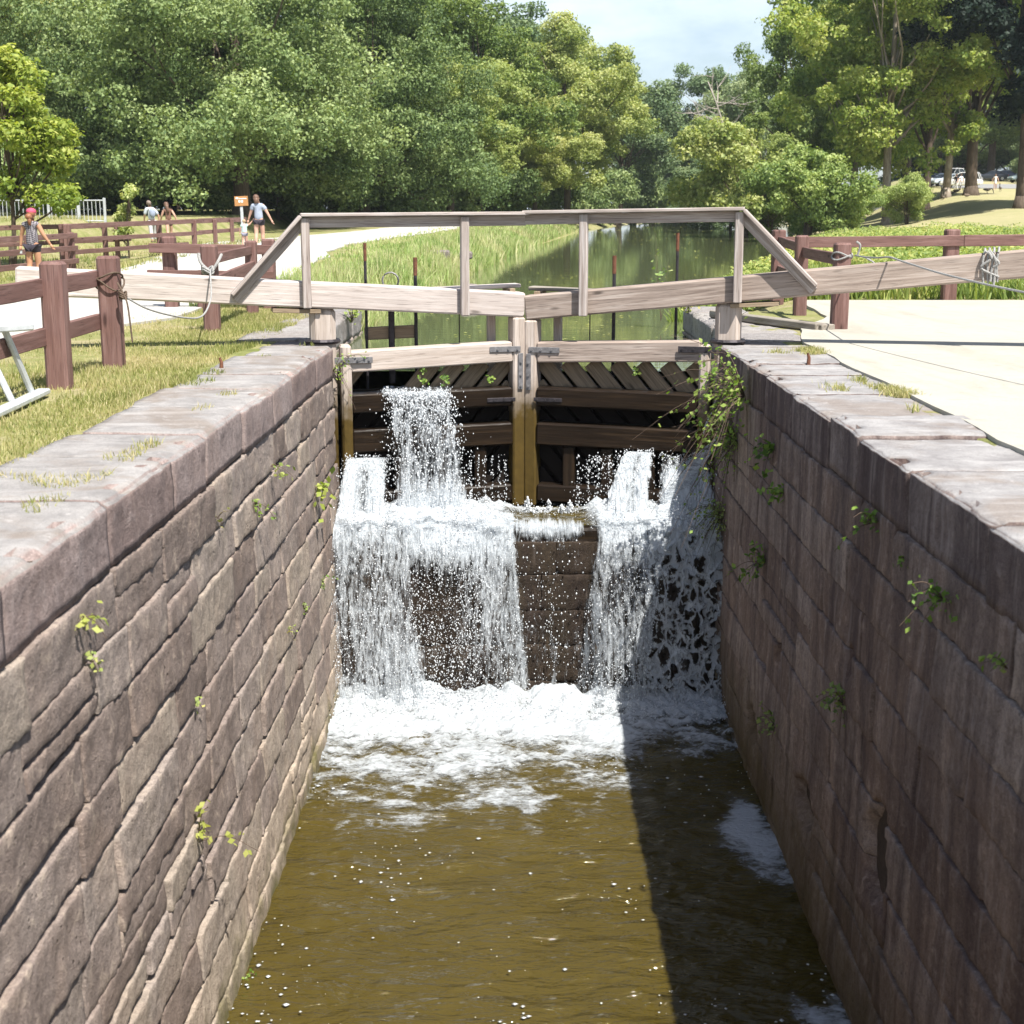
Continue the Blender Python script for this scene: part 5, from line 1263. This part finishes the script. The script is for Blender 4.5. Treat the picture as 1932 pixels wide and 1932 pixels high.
n = 40000; y = 25.8 + 50 * rng.uniform(0, 1, n) ** 1.3; x = cr(y) - .2 + np.abs(rng.normal(0, 1, n)) * 5
kp = (x < 30); x, y = x[kp], y[kp]
blades('bank_weeds', x, y, terrain(x, y), rng.uniform(.15, .5, len(x)), .02 + .0006 * y, M['weed'], 5, .5)
n = 15000; y = rng.uniform(24, 62, n); x = rng.uniform(-22, -10, n); kp = (vn(x * .3, y * .3, 4) > -.05); x, y = x[kp], y[kp]
blades('meadow_grass', x, y, terrain(x, y), rng.uniform(.06, .22, len(x)), np.full(len(x), .03), M['grass'], 6, .5)
# tall bright weeds along the right bank
n = 60000; y = 34 + 34 * rng.uniform(0, 1, n); x = cr(y) + .2 + np.abs(rng.normal(0, 1, n)) * 7
top = (.55 + .45 * vn(x * .35, y * .2, 3) + .35 * vn(x * 1.1, y * .7, 9)) * .75 + .15
z = terrain(x, y) + np.clip(top, .08, 1.3) * rng.uniform(.1, 1, n) ** .5
V, F = leaf_faces(rs(79), np.stack([x, y, z], -1), np.tile([0, -.3, .8], (n, 1)), rng.uniform(.06, .17, n), .45, .6)
tag(obj('tall_weeds', V, F, M['weed'], attrs={'v': np.repeat(np.clip(rng.normal(.5, .2, n) + .4 * vn(x * .3, y * .15, 5), 0, 1), 4)}), kind='stuff')
# single tall weed standing in the water behind the right leaf
tuft((2.45, 24.5, -.3), (0, 0, .6), .72, 46, .09, M['reed'], 'tall green weed standing in the canal behind the right leaf', -1.6, 120, wide=.25)
# leaves floating on the canal
n = 1500; y = 22 + 170 * rng.uniform(0, 1, n) ** 1.3; x = cl(y) + (cr(y) - cl(y)) * rng.uniform(.05, .97, n)
kp = rng.uniform(0, 1, n) < np.clip(.4 + vn(x * .4, y * .1, 3) * 1.6, .05, 1); x, y = x[kp], y[kp]
V, F = leaf_faces(rs(80), np.stack([x, y, np.full(len(x), ZC + .012)], -1), np.tile([0, 0, 1.0], (len(x), 1)), rng.uniform(.03, .08, len(x)) * (1 + y / 90), .7, .02)
tag(obj('floating_leaves', V, F, M['leaf_yellow'], attrs={'v': np.repeat(rng.uniform(.4, 1, len(x)), 4)}), kind='stuff')

# ------------------------------------------------------------------ people
def skin_mesh(J, E, sub=2):
    """J: name -> (x, y, z, r); E: edges by name. Grown with the Skin modifier into one surface"""
    names = list(J); me = bpy.data.meshes.new('tmp')
    me.from_pydata([J[k][:3] for k in names], [(names.index(a), names.index(b)) for a, b in E], [])
    o = bpy.data.objects.new('tmp', me); COL.objects.link(o)
    md = o.modifiers.new('s', 'SKIN'); md.use_smooth_shade = True; md.branch_smoothing = .4
    for i, k in enumerate(names):
        sv = me.skin_vertices[0].data[i]; r = J[k][3]; ry = J[k][4] if len(J[k]) > 4 else r; sv.radius = (r, ry); sv.use_root = (i == 0)
    ss = o.modifiers.new('u', 'SUBSURF'); ss.levels = sub; ss.render_levels = sub
    bpy.context.view_layer.update()
    ev = o.evaluated_get(bpy.context.evaluated_depsgraph_get()); m2 = ev.to_mesh()
    V = np.array([v.co[:] for v in m2.vertices]); F = [tuple(p.vertices) for p in m2.polygons]
    ev.to_mesh_clear(); bpy.data.objects.remove(o); bpy.data.meshes.remove(me)
    return V, F
def uvsphere(c, r, n=10, m=8):
    V = []; F = []
    for j in range(m + 1):
        for i in range(n):
            a = 2 * math.pi * i / n; b = math.pi * j / m
            V.append((c[0] + r[0] * math.sin(b) * math.cos(a), c[1] + r[1] * math.sin(b) * math.sin(a), c[2] + r[2] * math.cos(b)))
    for j in range(m):
        for i in range(n):
            F.append((j * n + i, (j + 1) * n + i, (j + 1) * n + (i + 1) % n, j * n + (i + 1) % n))
    return V, F
def person(loc, label, H=1.68, yaw=0.0, arms=None, stride=.12, head_tilt=0.0, lean=(0, 0), shirt=None, sleeve=.55, shirt_len=.02, legs=None, leg_to='thigh', hair='short', hairm=None, skin='skin', hat=None, build=1.0, group=None, detail=True, shoes=None, dress=False, wide=1.0):
    """standing / walking figure facing +y before yaw; built for 1.70 m then scaled"""
    root = empty('person', loc, label, 'person', group); k = H / 1.70; cy, sy = math.cos(yaw), math.sin(yaw)
    def place(V):
        V = np.array(V, float)
        z = V[:, 2] / 1.7; V[:, 0] += lean[0] * z * z; V[:, 1] += lean[1] * z * z
        V = V * k; return np.stack([V[:, 0] * cy - V[:, 1] * sy + loc[0], V[:, 0] * sy + V[:, 1] * cy + loc[1], V[:, 2] + loc[2]], -1)
    arms = arms or {}
    el = {-1: arms.get('l', ((-.30, .02, 1.12), (-.33, .10, .86))), 1: arms.get('r', ((.30, .02, 1.12), (.33, .06, .86)))}
    b = build
    J = {'pelvis': (0, 0, .94, .135 * b, .105 * b), 'waist': (0, 0, 1.08, .118 * b, .09 * b), 'chest': (0, .0, 1.28, .145 * b, .10 * b), 'up': (0, -.01, 1.40, .10 * b, .08), 'neck': (0, 0, 1.47, .052), 'nape': (head_tilt * .3, .015, 1.53, .055), 'skull': (head_tilt, .025, 1.615, .088, .10)}
    E = [('pelvis', 'waist'), ('waist', 'chest'), ('chest', 'up'), ('up', 'neck'), ('neck', 'nape'), ('nape', 'skull')]
    for s_, n_ in ((-1, 'l'), (1, 'r')):
        st = stride * s_
        J.update({n_ + 'sh': (.165 * s_, -.01, 1.385, .062 * b), n_ + 'el': (*el[s_][0], .043 * b), n_ + 'wr': (*el[s_][1], .028),
                  n_ + 'hip': (.088 * s_, 0, .86, .092 * b), n_ + 'kn': (.095 * s_, st * .7 + .02, .47, .062 * b), n_ + 'cf': (.095 * s_, st * .95 - .02, .33, .058 * b), n_ + 'an': (.095 * s_, st * 1.3 - .03, .09, .036), n_ + 'to': (.10 * s_, st * 1.3 + .13, .04, .036)})
        E += [('up', n_ + 'sh'), (n_ + 'sh', n_ + 'el'), (n_ + 'el', n_ + 'wr'), ('pelvis', n_ + 'hip'), (n_ + 'hip', n_ + 'kn'), (n_ + 'kn', n_ + 'cf'), (n_ + 'cf', n_ + 'an'), (n_ + 'an', n_ + 'to')]
    V, F = skin_mesh(J, E, 2 if detail else 1)
    mb = MB(); mb.add(place(V), F)
    # face: nose, ears
    hx = head_tilt; 
    for c, r in (((hx, .128, 1.60), (.014, .02, .022)), ((hx - .09, .02, 1.605), (.014, .022, .032)), ((hx + .09, .02, 1.605), (.014, .022, .032))):
        vv, ff = uvsphere(c, r, 8, 6); mb.add(place(vv), ff)
    # hands: palm, four fingers, thumb
    for s_, n_ in ((-1, 'l'), (1, 'r')):
        e, w = Vector(el[s_][0]), Vector(el[s_][1]); d = (w - e).normalized(); sd = Vector((0, 1, 0)); sd = (sd - d * sd.dot(d)).normalized(); up_ = d.cross(sd)
        pts = [w - d * .01, w + d * .045, w + d * .085]
        vv, ff, _ = tube(pts, .028, 8, .034); mb.add(place(vv), ff)
        if detail:
            for q, (o_, ln) in enumerate(((-.027, .062), (-.009, .075), (.009, .070), (.027, .055))):
                b0 = w + d * .08 + sd * o_; vv, ff, _ = tube([b0, b0 + d * ln * .5 + up_ * .006 * s_, b0 + d * ln * .9 + up_ * .022 * s_], .0095, 6, .007); mb.add(place(vv), ff)
            b0 = w + d * .02 + sd * .026; vv, ff, _ = tube([b0, b0 + d * .03 + sd * .025, b0 + d * .062 + sd * .028], .011, 6, .008); mb.add(place(vv), ff)
    mb.build('body', M[skin], root, sm=True)
    def cloth(name, Jn, Ed, mat):
        V, F = skin_mesh(Jn, Ed, 2 if detail else 1); mm = MB(); mm.add(place(V), F); return mm.build(name, mat, root, sm=True)
    g = .016
    if shirt:
        Jn = {'a': (0, 0, .90 + shirt_len, .150 * b * wide, .118 * b), 'b': (0, 0, 1.08, .135 * b * wide, .108 * b), 'c': (0, 0, 1.28, .158 * b, .115 * b), 'd': (0, -.01, 1.40, .112 * b, .092), 'e': (0, 0, 1.455, .075)}
        Ed = [('a', 'b'), ('b', 'c'), ('c', 'd'), ('d', 'e')]
        if dress: Jn['z'] = (0, 0, .62, .19 * b, .15 * b); Ed.append(('a', 'z'))
        for s_, n_ in ((-1, 'l'), (1, 'r')):
            sh = Vector((.165 * s_, -.01, 1.385)); e = Vector(el[s_][0]); m_ = sh.lerp(e, max(.12, sleeve))
            Jn[n_ + 's'] = (*sh, .062 * b + g); Jn[n_ + 'm'] = (*m_, (.052 * b + g) if sleeve > .2 else .05 * b + g); Ed += [('d', n_ + 's'), (n_ + 's', n_ + 'm')]
            if sleeve > .9: Jn[n_ + 'w'] = (*Vector(el[s_][0]).lerp(Vector(el[s_][1]), .9), .042); Ed.append((n_ + 'm', n_ + 'w'))
        cloth('shirt', Jn, Ed, shirt)
    if legs:
        Jn = {'p': (0, 0, .95, .138 * b, .112 * b)}; Ed = []
        for s_, n_ in ((-1, 'l'), (1, 'r')):
            st = stride * s_; Jn[n_ + 'h'] = (.09 * s_, 0, .86, .098 * b); Ed.append(('p', n_ + 'h'))
            if leg_to == 'thigh': Jn[n_ + 't'] = (.095 * s_, st * .25 + .01, .70, .092 * b); Ed.append((n_ + 'h', n_ + 't'))
            else:
                Jn[n_ + 'k'] = (.095 * s_, st * .7 + .02, .47, .078 * b); Jn[n_ + 'a'] = (.095 * s_, st * 1.25 - .03, .12, .062); Ed += [(n_ + 'h', n_ + 'k'), (n_ + 'k', n_ + 'a')]
        cloth('shorts' if leg_to == 'thigh' else 'trousers', Jn, Ed, legs)
    if shoes:
        for s_ in (-1, 1):
            st = stride * s_; vv, ff = uvsphere((.098 * s_, st * 1.3 + .045, .045), (.05, .135, .05), 10, 6); mm = MB(); mm.add(place(vv), ff); mm.build('shoe', shoes, root, sm=True)
    if hairm:
        mm = MB(); vv, ff = uvsphere((hx, -.005, 1.638), (.103, .118, .105), 12, 9)
        vv = [(x, y, z if not (y > .06 and z < 1.64) else 1.64) for x, y, z in vv]; mm.add(place(vv), ff)
        if hair == 'long':
            vv, ff, _ = tube([(hx, -.045, 1.62), (hx * .8, -.085, 1.52), (hx * .4, -.115, 1.40), (hx * .2, -.125, 1.28)], .088, 10, .05); mm.add(place(vv), ff)
        elif hair == 'bob':
            vv, ff, _ = tube([(hx, -.03, 1.62), (hx * .8, -.06, 1.54), (hx * .5, -.075, 1.45)], .092, 10, .07); mm.add(place(vv), ff)
        elif hair == 'bun':
            vv, ff = uvsphere((hx - .01, -.13, 1.56), (.085, .08, .075), 10, 8); mm.add(place(vv), ff)
            vv, ff, _ = tube([(hx, -.14, 1.54), (hx, -.13, 1.44), (hx, -.11, 1.37)], .055, 8, .03); mm.add(place(vv), ff)
        mm.build('hair', hairm, root, sm=True)
    if hat:
        mm = MB(); vv, ff = uvsphere((hx, 0, 1.675), (.112, .125, .085), 12, 8); mm.add(place(vv), ff)
        vv, ff, _ = tube([(hx, .10, 1.655), (hx, .2, 1.64)], .075, 10, .05); vv[:, 2] = 1.65 + (vv[:, 2] - 1.65) * .15; mm.add(place(vv), ff); mm.build('cap', hat, root, sm=True)
    return root, place
grey_blue = m_plain('grey_blue_cotton', (.30, .34, .42), .9, 0, .12, 12); dark_short = m_plain('dark_shorts', (.035, .03, .04), .9, 0, .2, 12)
mint = m_plain('mint_cotton', (.45, .62, .58), .9, 0, .1, 12); grey_short = m_plain('grey_shorts', (.22, .22, .28), .9, 0, .1, 12)
pale_shirt = m_plain('pale_blue_shirt', (.55, .60, .66), .9, 0, .1, 10); khaki = m_plain('light_grey_trousers', (.48, .48, .48), .9, 0, .1, 10)
brown_top = m_plain('brown_top', (.16, .085, .06), .9, 0, .15, 10); white_shoe = m_plain('white_shoe', (.7, .7, .7), .6, 0, .05); dark_shoe = m_plain('dark_sandal', (.08, .05, .05), .6, 0, .1)
brown_hair = m_plain('brown_hair', (.13, .075, .05), .5, 0, .3, 30); blond_hair = m_plain('blond_hair', (.42, .30, .18), .5, 0, .2, 30); auburn = m_plain('auburn_hair', (.24, .10, .05), .5, 0, .3, 30); grey_hair = m_plain('grey_brown_hair', (.20, .16, .13), .6, 0, .2, 30)
pink = m_plain('pink_cap', (.50, .07, .13), .7, 0, .1)
blue_shirt = m_plain('blue_shirt', (.06, .20, .42), .9, 0, .1); white_cl = m_plain('white_dress', (.75, .74, .74), .9, 0, .06)
def m_check():
    t = NT('checked_top'); mp = t.n('Mapping'); mp.inputs['Rotation'].default_value = (.5, .7, .6); t.l(t.pos(), mp.inputs[0])
    c = t.n('TexChecker'); c.inputs['Scale'].default_value = 34; c.inputs[1].default_value = (.30, .28, .30, 1); c.inputs[2].default_value = (.035, .03, .04, 1); t.l(mp.outputs[0], c.inputs[0])
    return t.done(t.pbsdf(c.outputs[0], .9))
check = m_check()
def gp(px, d, dz=.03): x = X_at(px, d); return (x, d, gz_(x, d) + dz)
wl_ = gp(491, 47.2, .045)
person(wl_, 'woman in grey-blue shirt and dark shorts, leading a toddler by the hand', 1.70, 0, {'l': ((-.27, .03, 1.13), (-.36, .06, .90)), 'r': ((.30, -.02, 1.14), (.42, .0, .90))}, .10, -.055, (-.02, .0), grey_blue, .62, -.04, dark_short, 'thigh', 'bob', brown_hair, 'skin', shoes=dark_shoe, build=1.12)
tl = gp(463, 47.1, .045)
person(tl, 'toddler in a mint shirt holding the hand of the woman in grey-blue', .92, 0, {'l': ((-.27, .02, 1.14), (-.30, .06, .9)), 'r': ((.33, .0, 1.45), (.50, .02, 1.66))}, .08, -.01, (0, 0), mint, .5, 0, grey_short, 'thigh', 'short', blond_hair, 'skin', shoes=white_shoe, build=1.2)
mn = gp(291, 62)
_, pl_ = person(mn, 'man in a pale shirt carrying a small backpack behind the brown railing', 1.76, .45, {'l': ((-.26, .08, 1.12), (-.26, .24, .95))}, .14, -.02, (-.10, .05), pale_shirt, .9, 0, khaki, 'ankle', 'short', grey_hair, 'skin', shoes=dark_shoe, build=1.08)
bp_ = empty('backpack', tuple(pl_([(0, -.15, 1.05)])[0]), 'small blue-grey backpack on the back of the man in the pale shirt', 'backpack')
mm = MB(); vv, ff = uvsphere((0.02, -.20, 1.22), (.13, .085, .19), 12, 9); mm.add(pl_(vv), ff); mm.build('bag', m_plain('backpack_fabric', (.24, .28, .36), .8, 0, .3, 14), bp_, sm=True)
mm = MB()
for q in (-.1, .1): mm.add(*tube([Vector(v) for v in pl_([(q, -.14, 1.34), (q * 1.1, -.02, 1.46), (q * 1.1, .12, 1.36), (q * 1.1, .12, 1.2)])], .016, 6))
mm.build('strap', M['rope_brown'], bp_)
person(gp(322, 62), 'woman with long brown hair and brown top walking beside the man', 1.70, .4, {'l': ((-.27, .05, 1.14), (-.30, .2, .95)), 'r': ((.27, -.10, 1.14), (.34, -.06, .92))}, .16, -.03, (-.06, .05), brown_top, .13, .02, dark_short, 'thigh', 'long', brown_hair, 'skin', shoes=white_shoe)
wc = gp(62, 32)
_, pl_ = person(wc, 'woman in a pink cap and dark checked sleeveless top by the footbridge railing', 1.64, -.1, {'l': ((-.27, .03, 1.12), (-.30, .02, .88)), 'r': ((.28, .0, 1.14), (.40, .08, .92))}, .05, .02, (0, 0), check, .13, -.10, dark_short, 'thigh', 'bun', auburn, 'skin_tan', pink, 1.12, shoes=dark_shoe)
bt = tuple(pl_([(-.31, .03, .72)])[0]); mm = MB(); mm.add(*tube([bt, (bt[0], bt[1], bt[2] + .13), (bt[0], bt[1], bt[2] + .17), (bt[0], bt[1], bt[2] + .2)], .033, 10, .014)); tag(mm.build('bottle', M['galv'], base=bt), 'pale drinking bottle in the left hand of the woman with the pink cap', 'bottle')
FP = 'people by the parked cars'
person(gp(1866, 158), 'person in a white dress standing on the lawn before the dark cars', 1.68, 2.8, None, .08, 0, (0, 0), white_cl, .13, 0, None, 'thigh', 'long', brown_hair, 'skin', group=FP, detail=False, dress=True)
person(gp(1780, 158), 'person in a blue shirt standing by the silver car', 1.72, 1.0, None, .08, 0, (0, 0), blue_shirt, .6, 0, dark_short, 'ankle', 'short', brown_hair, 'skin', group=FP, detail=False)
person(gp(1793, 156), 'person in a dark top and white trousers before the white car', 1.7, 2.0, None, .08, 0, (0, 0), dark_short, .6, 0, white_cl, 'ankle', 'short', brown_hair, 'skin', group=FP, detail=False)
person(gp(1802, 157), 'person in pale clothes in front of the white car, nearest the thick trunk', 1.72, .3, None, .10, 0, (0, 0), white_cl, .6, 0, khaki, 'ankle', 'short', brown_hair, 'skin', group=FP, detail=False)

# ------------------------------------------------------------------ parked cars
def car_paint(name, col): return m_plain(name, col, .25, .1, .04, 2, .6, 0)
glass = m_plain('car_glass', (.02, .025, .03), .08, 0, .1, 2, .7, 0); tyre = m_plain('tyre', (.02, .02, .02), .9, 0, .1, 8); rim_m = m_plain('wheel_rim', (.45, .45, .46), .35, .7, .1, 8)
lamp_m = m_plain('lamp_lens', (.75, .75, .72), .15, 0, .05); tail_m = m_plain('tail_lamp', (.35, .02, .02), .25, 0, .05)
def car(loc, yaw, paint, label, suv=False, group='cars in the car park'):
    root = empty('parked_car', loc, label, 'car', group); cy, sy = math.cos(yaw), math.sin(yaw)
    def T(V): V = np.array(V, float); return np.stack([V[:, 0] * cy - V[:, 1] * sy + loc[0], V[:, 0] * sy + V[:, 1] * cy + loc[1], V[:, 2] + loc[2]], -1)
    rf = 1.72 if suv else 1.45; L = 2.3
    st = [(-L, .62, .45, .80), (-L + .12, .80, .32, .92), (-1.7, .88, .28, 1.0), (-.9, .91, .26, 1.0), (.3, .91, .26, .98), (1.1, .89, .27, .95), (1.75, .86, .30, .86), (L - .1, .76, .34, .74), (L, .6, .42, .62)]
    V = []; F = []
    for (x, w, zb, zt) in st:
        V += [(x, -w * .9, zb), (x, -w, zb + .12), (x, -w, zt - .22), (x, -w * .9, zt), (x, w * .9, zt), (x, w, zt - .22), (x, w, zb + .12), (x, w * .9, zb)]
    n = 8
    for k in range(len(st) - 1):
        for i in range(n): F.append((k * n + i, (k + 1) * n + i, (k + 1) * n + (i + 1) % n, k * n + (i + 1) % n))
    F += [tuple(range(n)), tuple(range((len(st) - 1) * n + n - 1, (len(st) - 1) * n - 1, -1))]
    # roof with pillars
    xr = (-2.1, -1.8, .1, 1.15) if suv else (-1.75, -.95, .1, 1.05); o = len(V)
    V += [(xr[1], -.62, rf), (xr[2], -.62, rf), (xr[2], .62, rf), (xr[1], .62, rf), (xr[1], -.66, rf - .06), (xr[2] + .06, -.66, rf - .06), (xr[2] + .06, .66, rf - .06), (xr[1] - .06, .66, rf - .06)]
    F += [(o, o + 1, o + 2, o + 3), (o, o + 4, o + 5, o + 1), (o + 1, o + 5, o + 6, o + 2), (o + 2, o + 6, o + 7, o + 3), (o + 3, o + 7, o + 4, o)]
    mb = MB(); mb.add(T(V), F)
    for s_ in (-1, 1):
        for (a, b_) in ((xr[0], xr[1]), (-.5, -.5), (xr[3], xr[2])):
            vv, ff, _ = timber((a, .80 * s_, .93), (b_, .65 * s_, rf - .04), .07, .07); mb.add(T(vv), ff)
    body = mb.build('body', paint, root, sm=False)
    V = [(xr[0], -.78, .97), (xr[3], -.78, .95), (xr[2] + .03, -.63, rf - .07), (xr[1], -.63, rf - .07), (xr[0], .78, .97), (xr[3], .78, .95), (xr[2] + .03, .63, rf - .07), (xr[1], .63, rf - .07)]
    for nm, f in (('side_window', (0, 1, 2, 3)), ('side_window', (5, 4, 7, 6)), ('windscreen', (1, 5, 6, 2)), ('rear_window', (4, 0, 3, 7))):
        q = [V[i] for i in f]; c = np.mean(q, 0); q2 = [tuple(np.array(p) * .97 + c * .03 - (np.array([0, 0, 0]))) for p in q]; inner = [tuple(np.array(p) * .9 + np.array([c[0], 0, c[2]]) * .1) for p in q2]
        mb = MB(); mb.add(T(q2 + inner), [(0, 1, 2, 3), (7, 6, 5, 4), (0, 4, 5, 1), (1, 5, 6, 2), (2, 6, 7, 3), (3, 7, 4, 0)]); mb.build(nm, glass, root)
    for x in (-1.4, 1.4):
        for s_ in (-1, 1):
            vv, ff, _ = tube([(x, .70 * s_, .33), (x, .93 * s_, .33)], .33, 16); mb = MB(); mb.add(T(vv), ff); w = mb.build('wheel', tyre, root)
            vv, ff, _ = tube([(x, .92 * s_, .33), (x, .945 * s_, .33)], .21, 12); mb = MB(); mb.add(T(vv), ff); mb.build('rim', rim_m, w)
    for s_ in (-1, 1):
        vv, ff = uvsphere((L - .1, .6 * s_, .64), (.1, .17, .08), 8, 6); mb = MB(); mb.add(T(vv), ff); mb.build('headlight', lamp_m, root)
        vv, ff = uvsphere((-L + .08, .66 * s_, .78), (.06, .14, .1), 8, 6); mb = MB(); mb.add(T(vv), ff); mb.build('tail_light', tail_m, root)
    return root
car(gp(1803, 166, .08), 2.7, car_paint('white_paint', (.78, .78, .78)), 'white car half hidden by the thick lawn trunk', True)
car(gp(1771, 172, .08), 3.6, car_paint('silver_paint', (.48, .54, .60)), 'silver car left of the white one behind the people')
car(gp(1757, 177, .08), 3.6, car_paint('blue_grey_paint', (.10, .13, .18)), 'dark blue-grey car behind the silver one')
car(gp(1786, 212, .03), 3.9, car_paint('white_paint', (.75, .75, .75)), 'white car parked higher up behind the others', True)
car(gp(1858, 205, .03), 2.9, car_paint('black_paint', (.03, .035, .045)), 'black car parked higher up right of the thick trunk')
car(gp(1877, 208, .03), 2.9, car_paint('dark_blue_paint', (.05, .06, .09)), 'dark car between the black one and the dark evergreen')
car(gp(1921, 196, .03), 3.3, car_paint('grey_green_paint', (.20, .26, .27)), 'grey-green car at the right edge behind the dark evergreen trunk', True)
car(gp(1737, 174, .08), 1.7, car_paint('white_paint', (.72, .72, .72)), 'white car seen end-on left of the leaning brown trunk')

# ------------------------------------------------------------------ geese on the lawn
goose_m = m_plain('goose_feathers', (.13, .10, .075), .9, 0, .35, 8); goose_d = m_plain('goose_neck', (.02, .018, .016), .8, 0, .2); goose_l = m_plain('goose_leg', (.06, .05, .04), .7)
def goose(loc, yaw, pose, label):
    root = empty('goose', loc, label, 'goose', 'geese resting on the lawn'); cy, sy = math.cos(yaw), math.sin(yaw)
    def T(V): V = np.array(V, float) * 1.15; return np.stack([V[:, 0] * cy - V[:, 1] * sy + loc[0], V[:, 0] * sy + V[:, 1] * cy + loc[1], V[:, 2] + loc[2]], -1)
    h = .30 if pose != 'sit' else .14
    V, F = skin_mesh({'a': (-.40, 0, h + .04, .03), 'b': (-.22, 0, h + .03, .11), 'c': (.02, 0, h, .155), 'd': (.22, 0, h + .05, .11), 'e': (.30, 0, h + .12, .05)}, [('a', 'b'), ('b', 'c'), ('c', 'd'), ('d', 'e')], 1)
    mb = MB(); mb.add(T(V), F); mb.build('body', goose_m, root, sm=True)
    nk = [(.27, 0, h + .10), (.36, 0, h + .25), (.36, 0, h + .42), (.43, 0, h + .45), (.50, 0, h + .42)] if pose != 'graze' else [(.27, 0, h + .08), (.42, 0, h + .10), (.52, 0, h - .08), (.56, 0, h - .22), (.58, 0, h - .27)]
    vv, ff, _ = tube(curve_pts(nk, 3), .045, 7, .028); mb = MB(); mb.add(T(vv), ff); mb.build('neck_and_head', goose_d, root, sm=True)
    if pose != 'sit':
        for s_ in (-1, 1):
            vv, ff, _ = tube([(0, .06 * s_, h - .1), (-.02, .06 * s_, .12), (0, .06 * s_, .02), (.08, .06 * s_, .0)], .016, 6); mb = MB(); mb.add(T(vv), ff); mb.build('leg', goose_l, root)
gs = [(1607, 386, 'graze', 'goose farthest left on the lawn edge'), (1668, 381, 'sit', 'goose lying on the lawn left of the leaning trunk'), (1712, 377, 'graze', 'goose by the bush left of the leaning trunk'), (1752, 372, 'sit', 'dark goose just right of the leaning trunk foot'), (1733, 378, 'graze', 'goose in front of the leaning trunk foot'), (1768, 369, 'stand', 'goose on the lawn before the silver car'), (1785, 368, 'sit', 'goose at the feet of the person in blue'), (1795, 368, 'stand', 'goose before the person in white trousers'),
      (1771, 377, 'sit', 'goose lying nearer the camera before the silver car'), (1814, 373, 'sit', 'goose just in front of the thick trunk'), (1852, 366, 'graze', 'large brown goose right of the thick trunk'), (1876, 363, 'stand', 'goose near the person in the white dress'), (1915, 361, 'sit', 'goose right of the dark evergreen foot'), (1929, 360, 'graze', 'goose cut by the right edge of the photo')]
for i, (px, py, ps_, lb) in enumerate(gs):
    d = 100.0
    for _ in range(30):
        z = gz_(X_at(px, d), d); yy = 400 - (z - EYE) * 2650 / (.985 * d)
        d *= 1 + .004 * (yy - py)
        d = min(170, max(85, d))
    goose((X_at(px, d), d, gz_(X_at(px, d), d)), [2.8, .3, 1.2, 3.6, .0, 4.2][i % 6], ps_, lb)

# ------------------------------------------------------------------ summer haze in the air
HZ = 0.00018
hv, hf = boxv(-420, 420, -30, 520, -7, 45)
ht = NT('haze_air'); pv = ht.t.nodes.new('ShaderNodeVolumePrincipled')
pv.inputs['Color'].default_value = (.86, .93, 1.0, 1); pv.inputs['Density'].default_value = HZ; pv.inputs['Anisotropy'].default_value = .2
ht.l(pv.outputs[0], ht.out.inputs['Volume'])
tag(obj('haze', np.array(hv), hf, ht.m), kind='stuff')
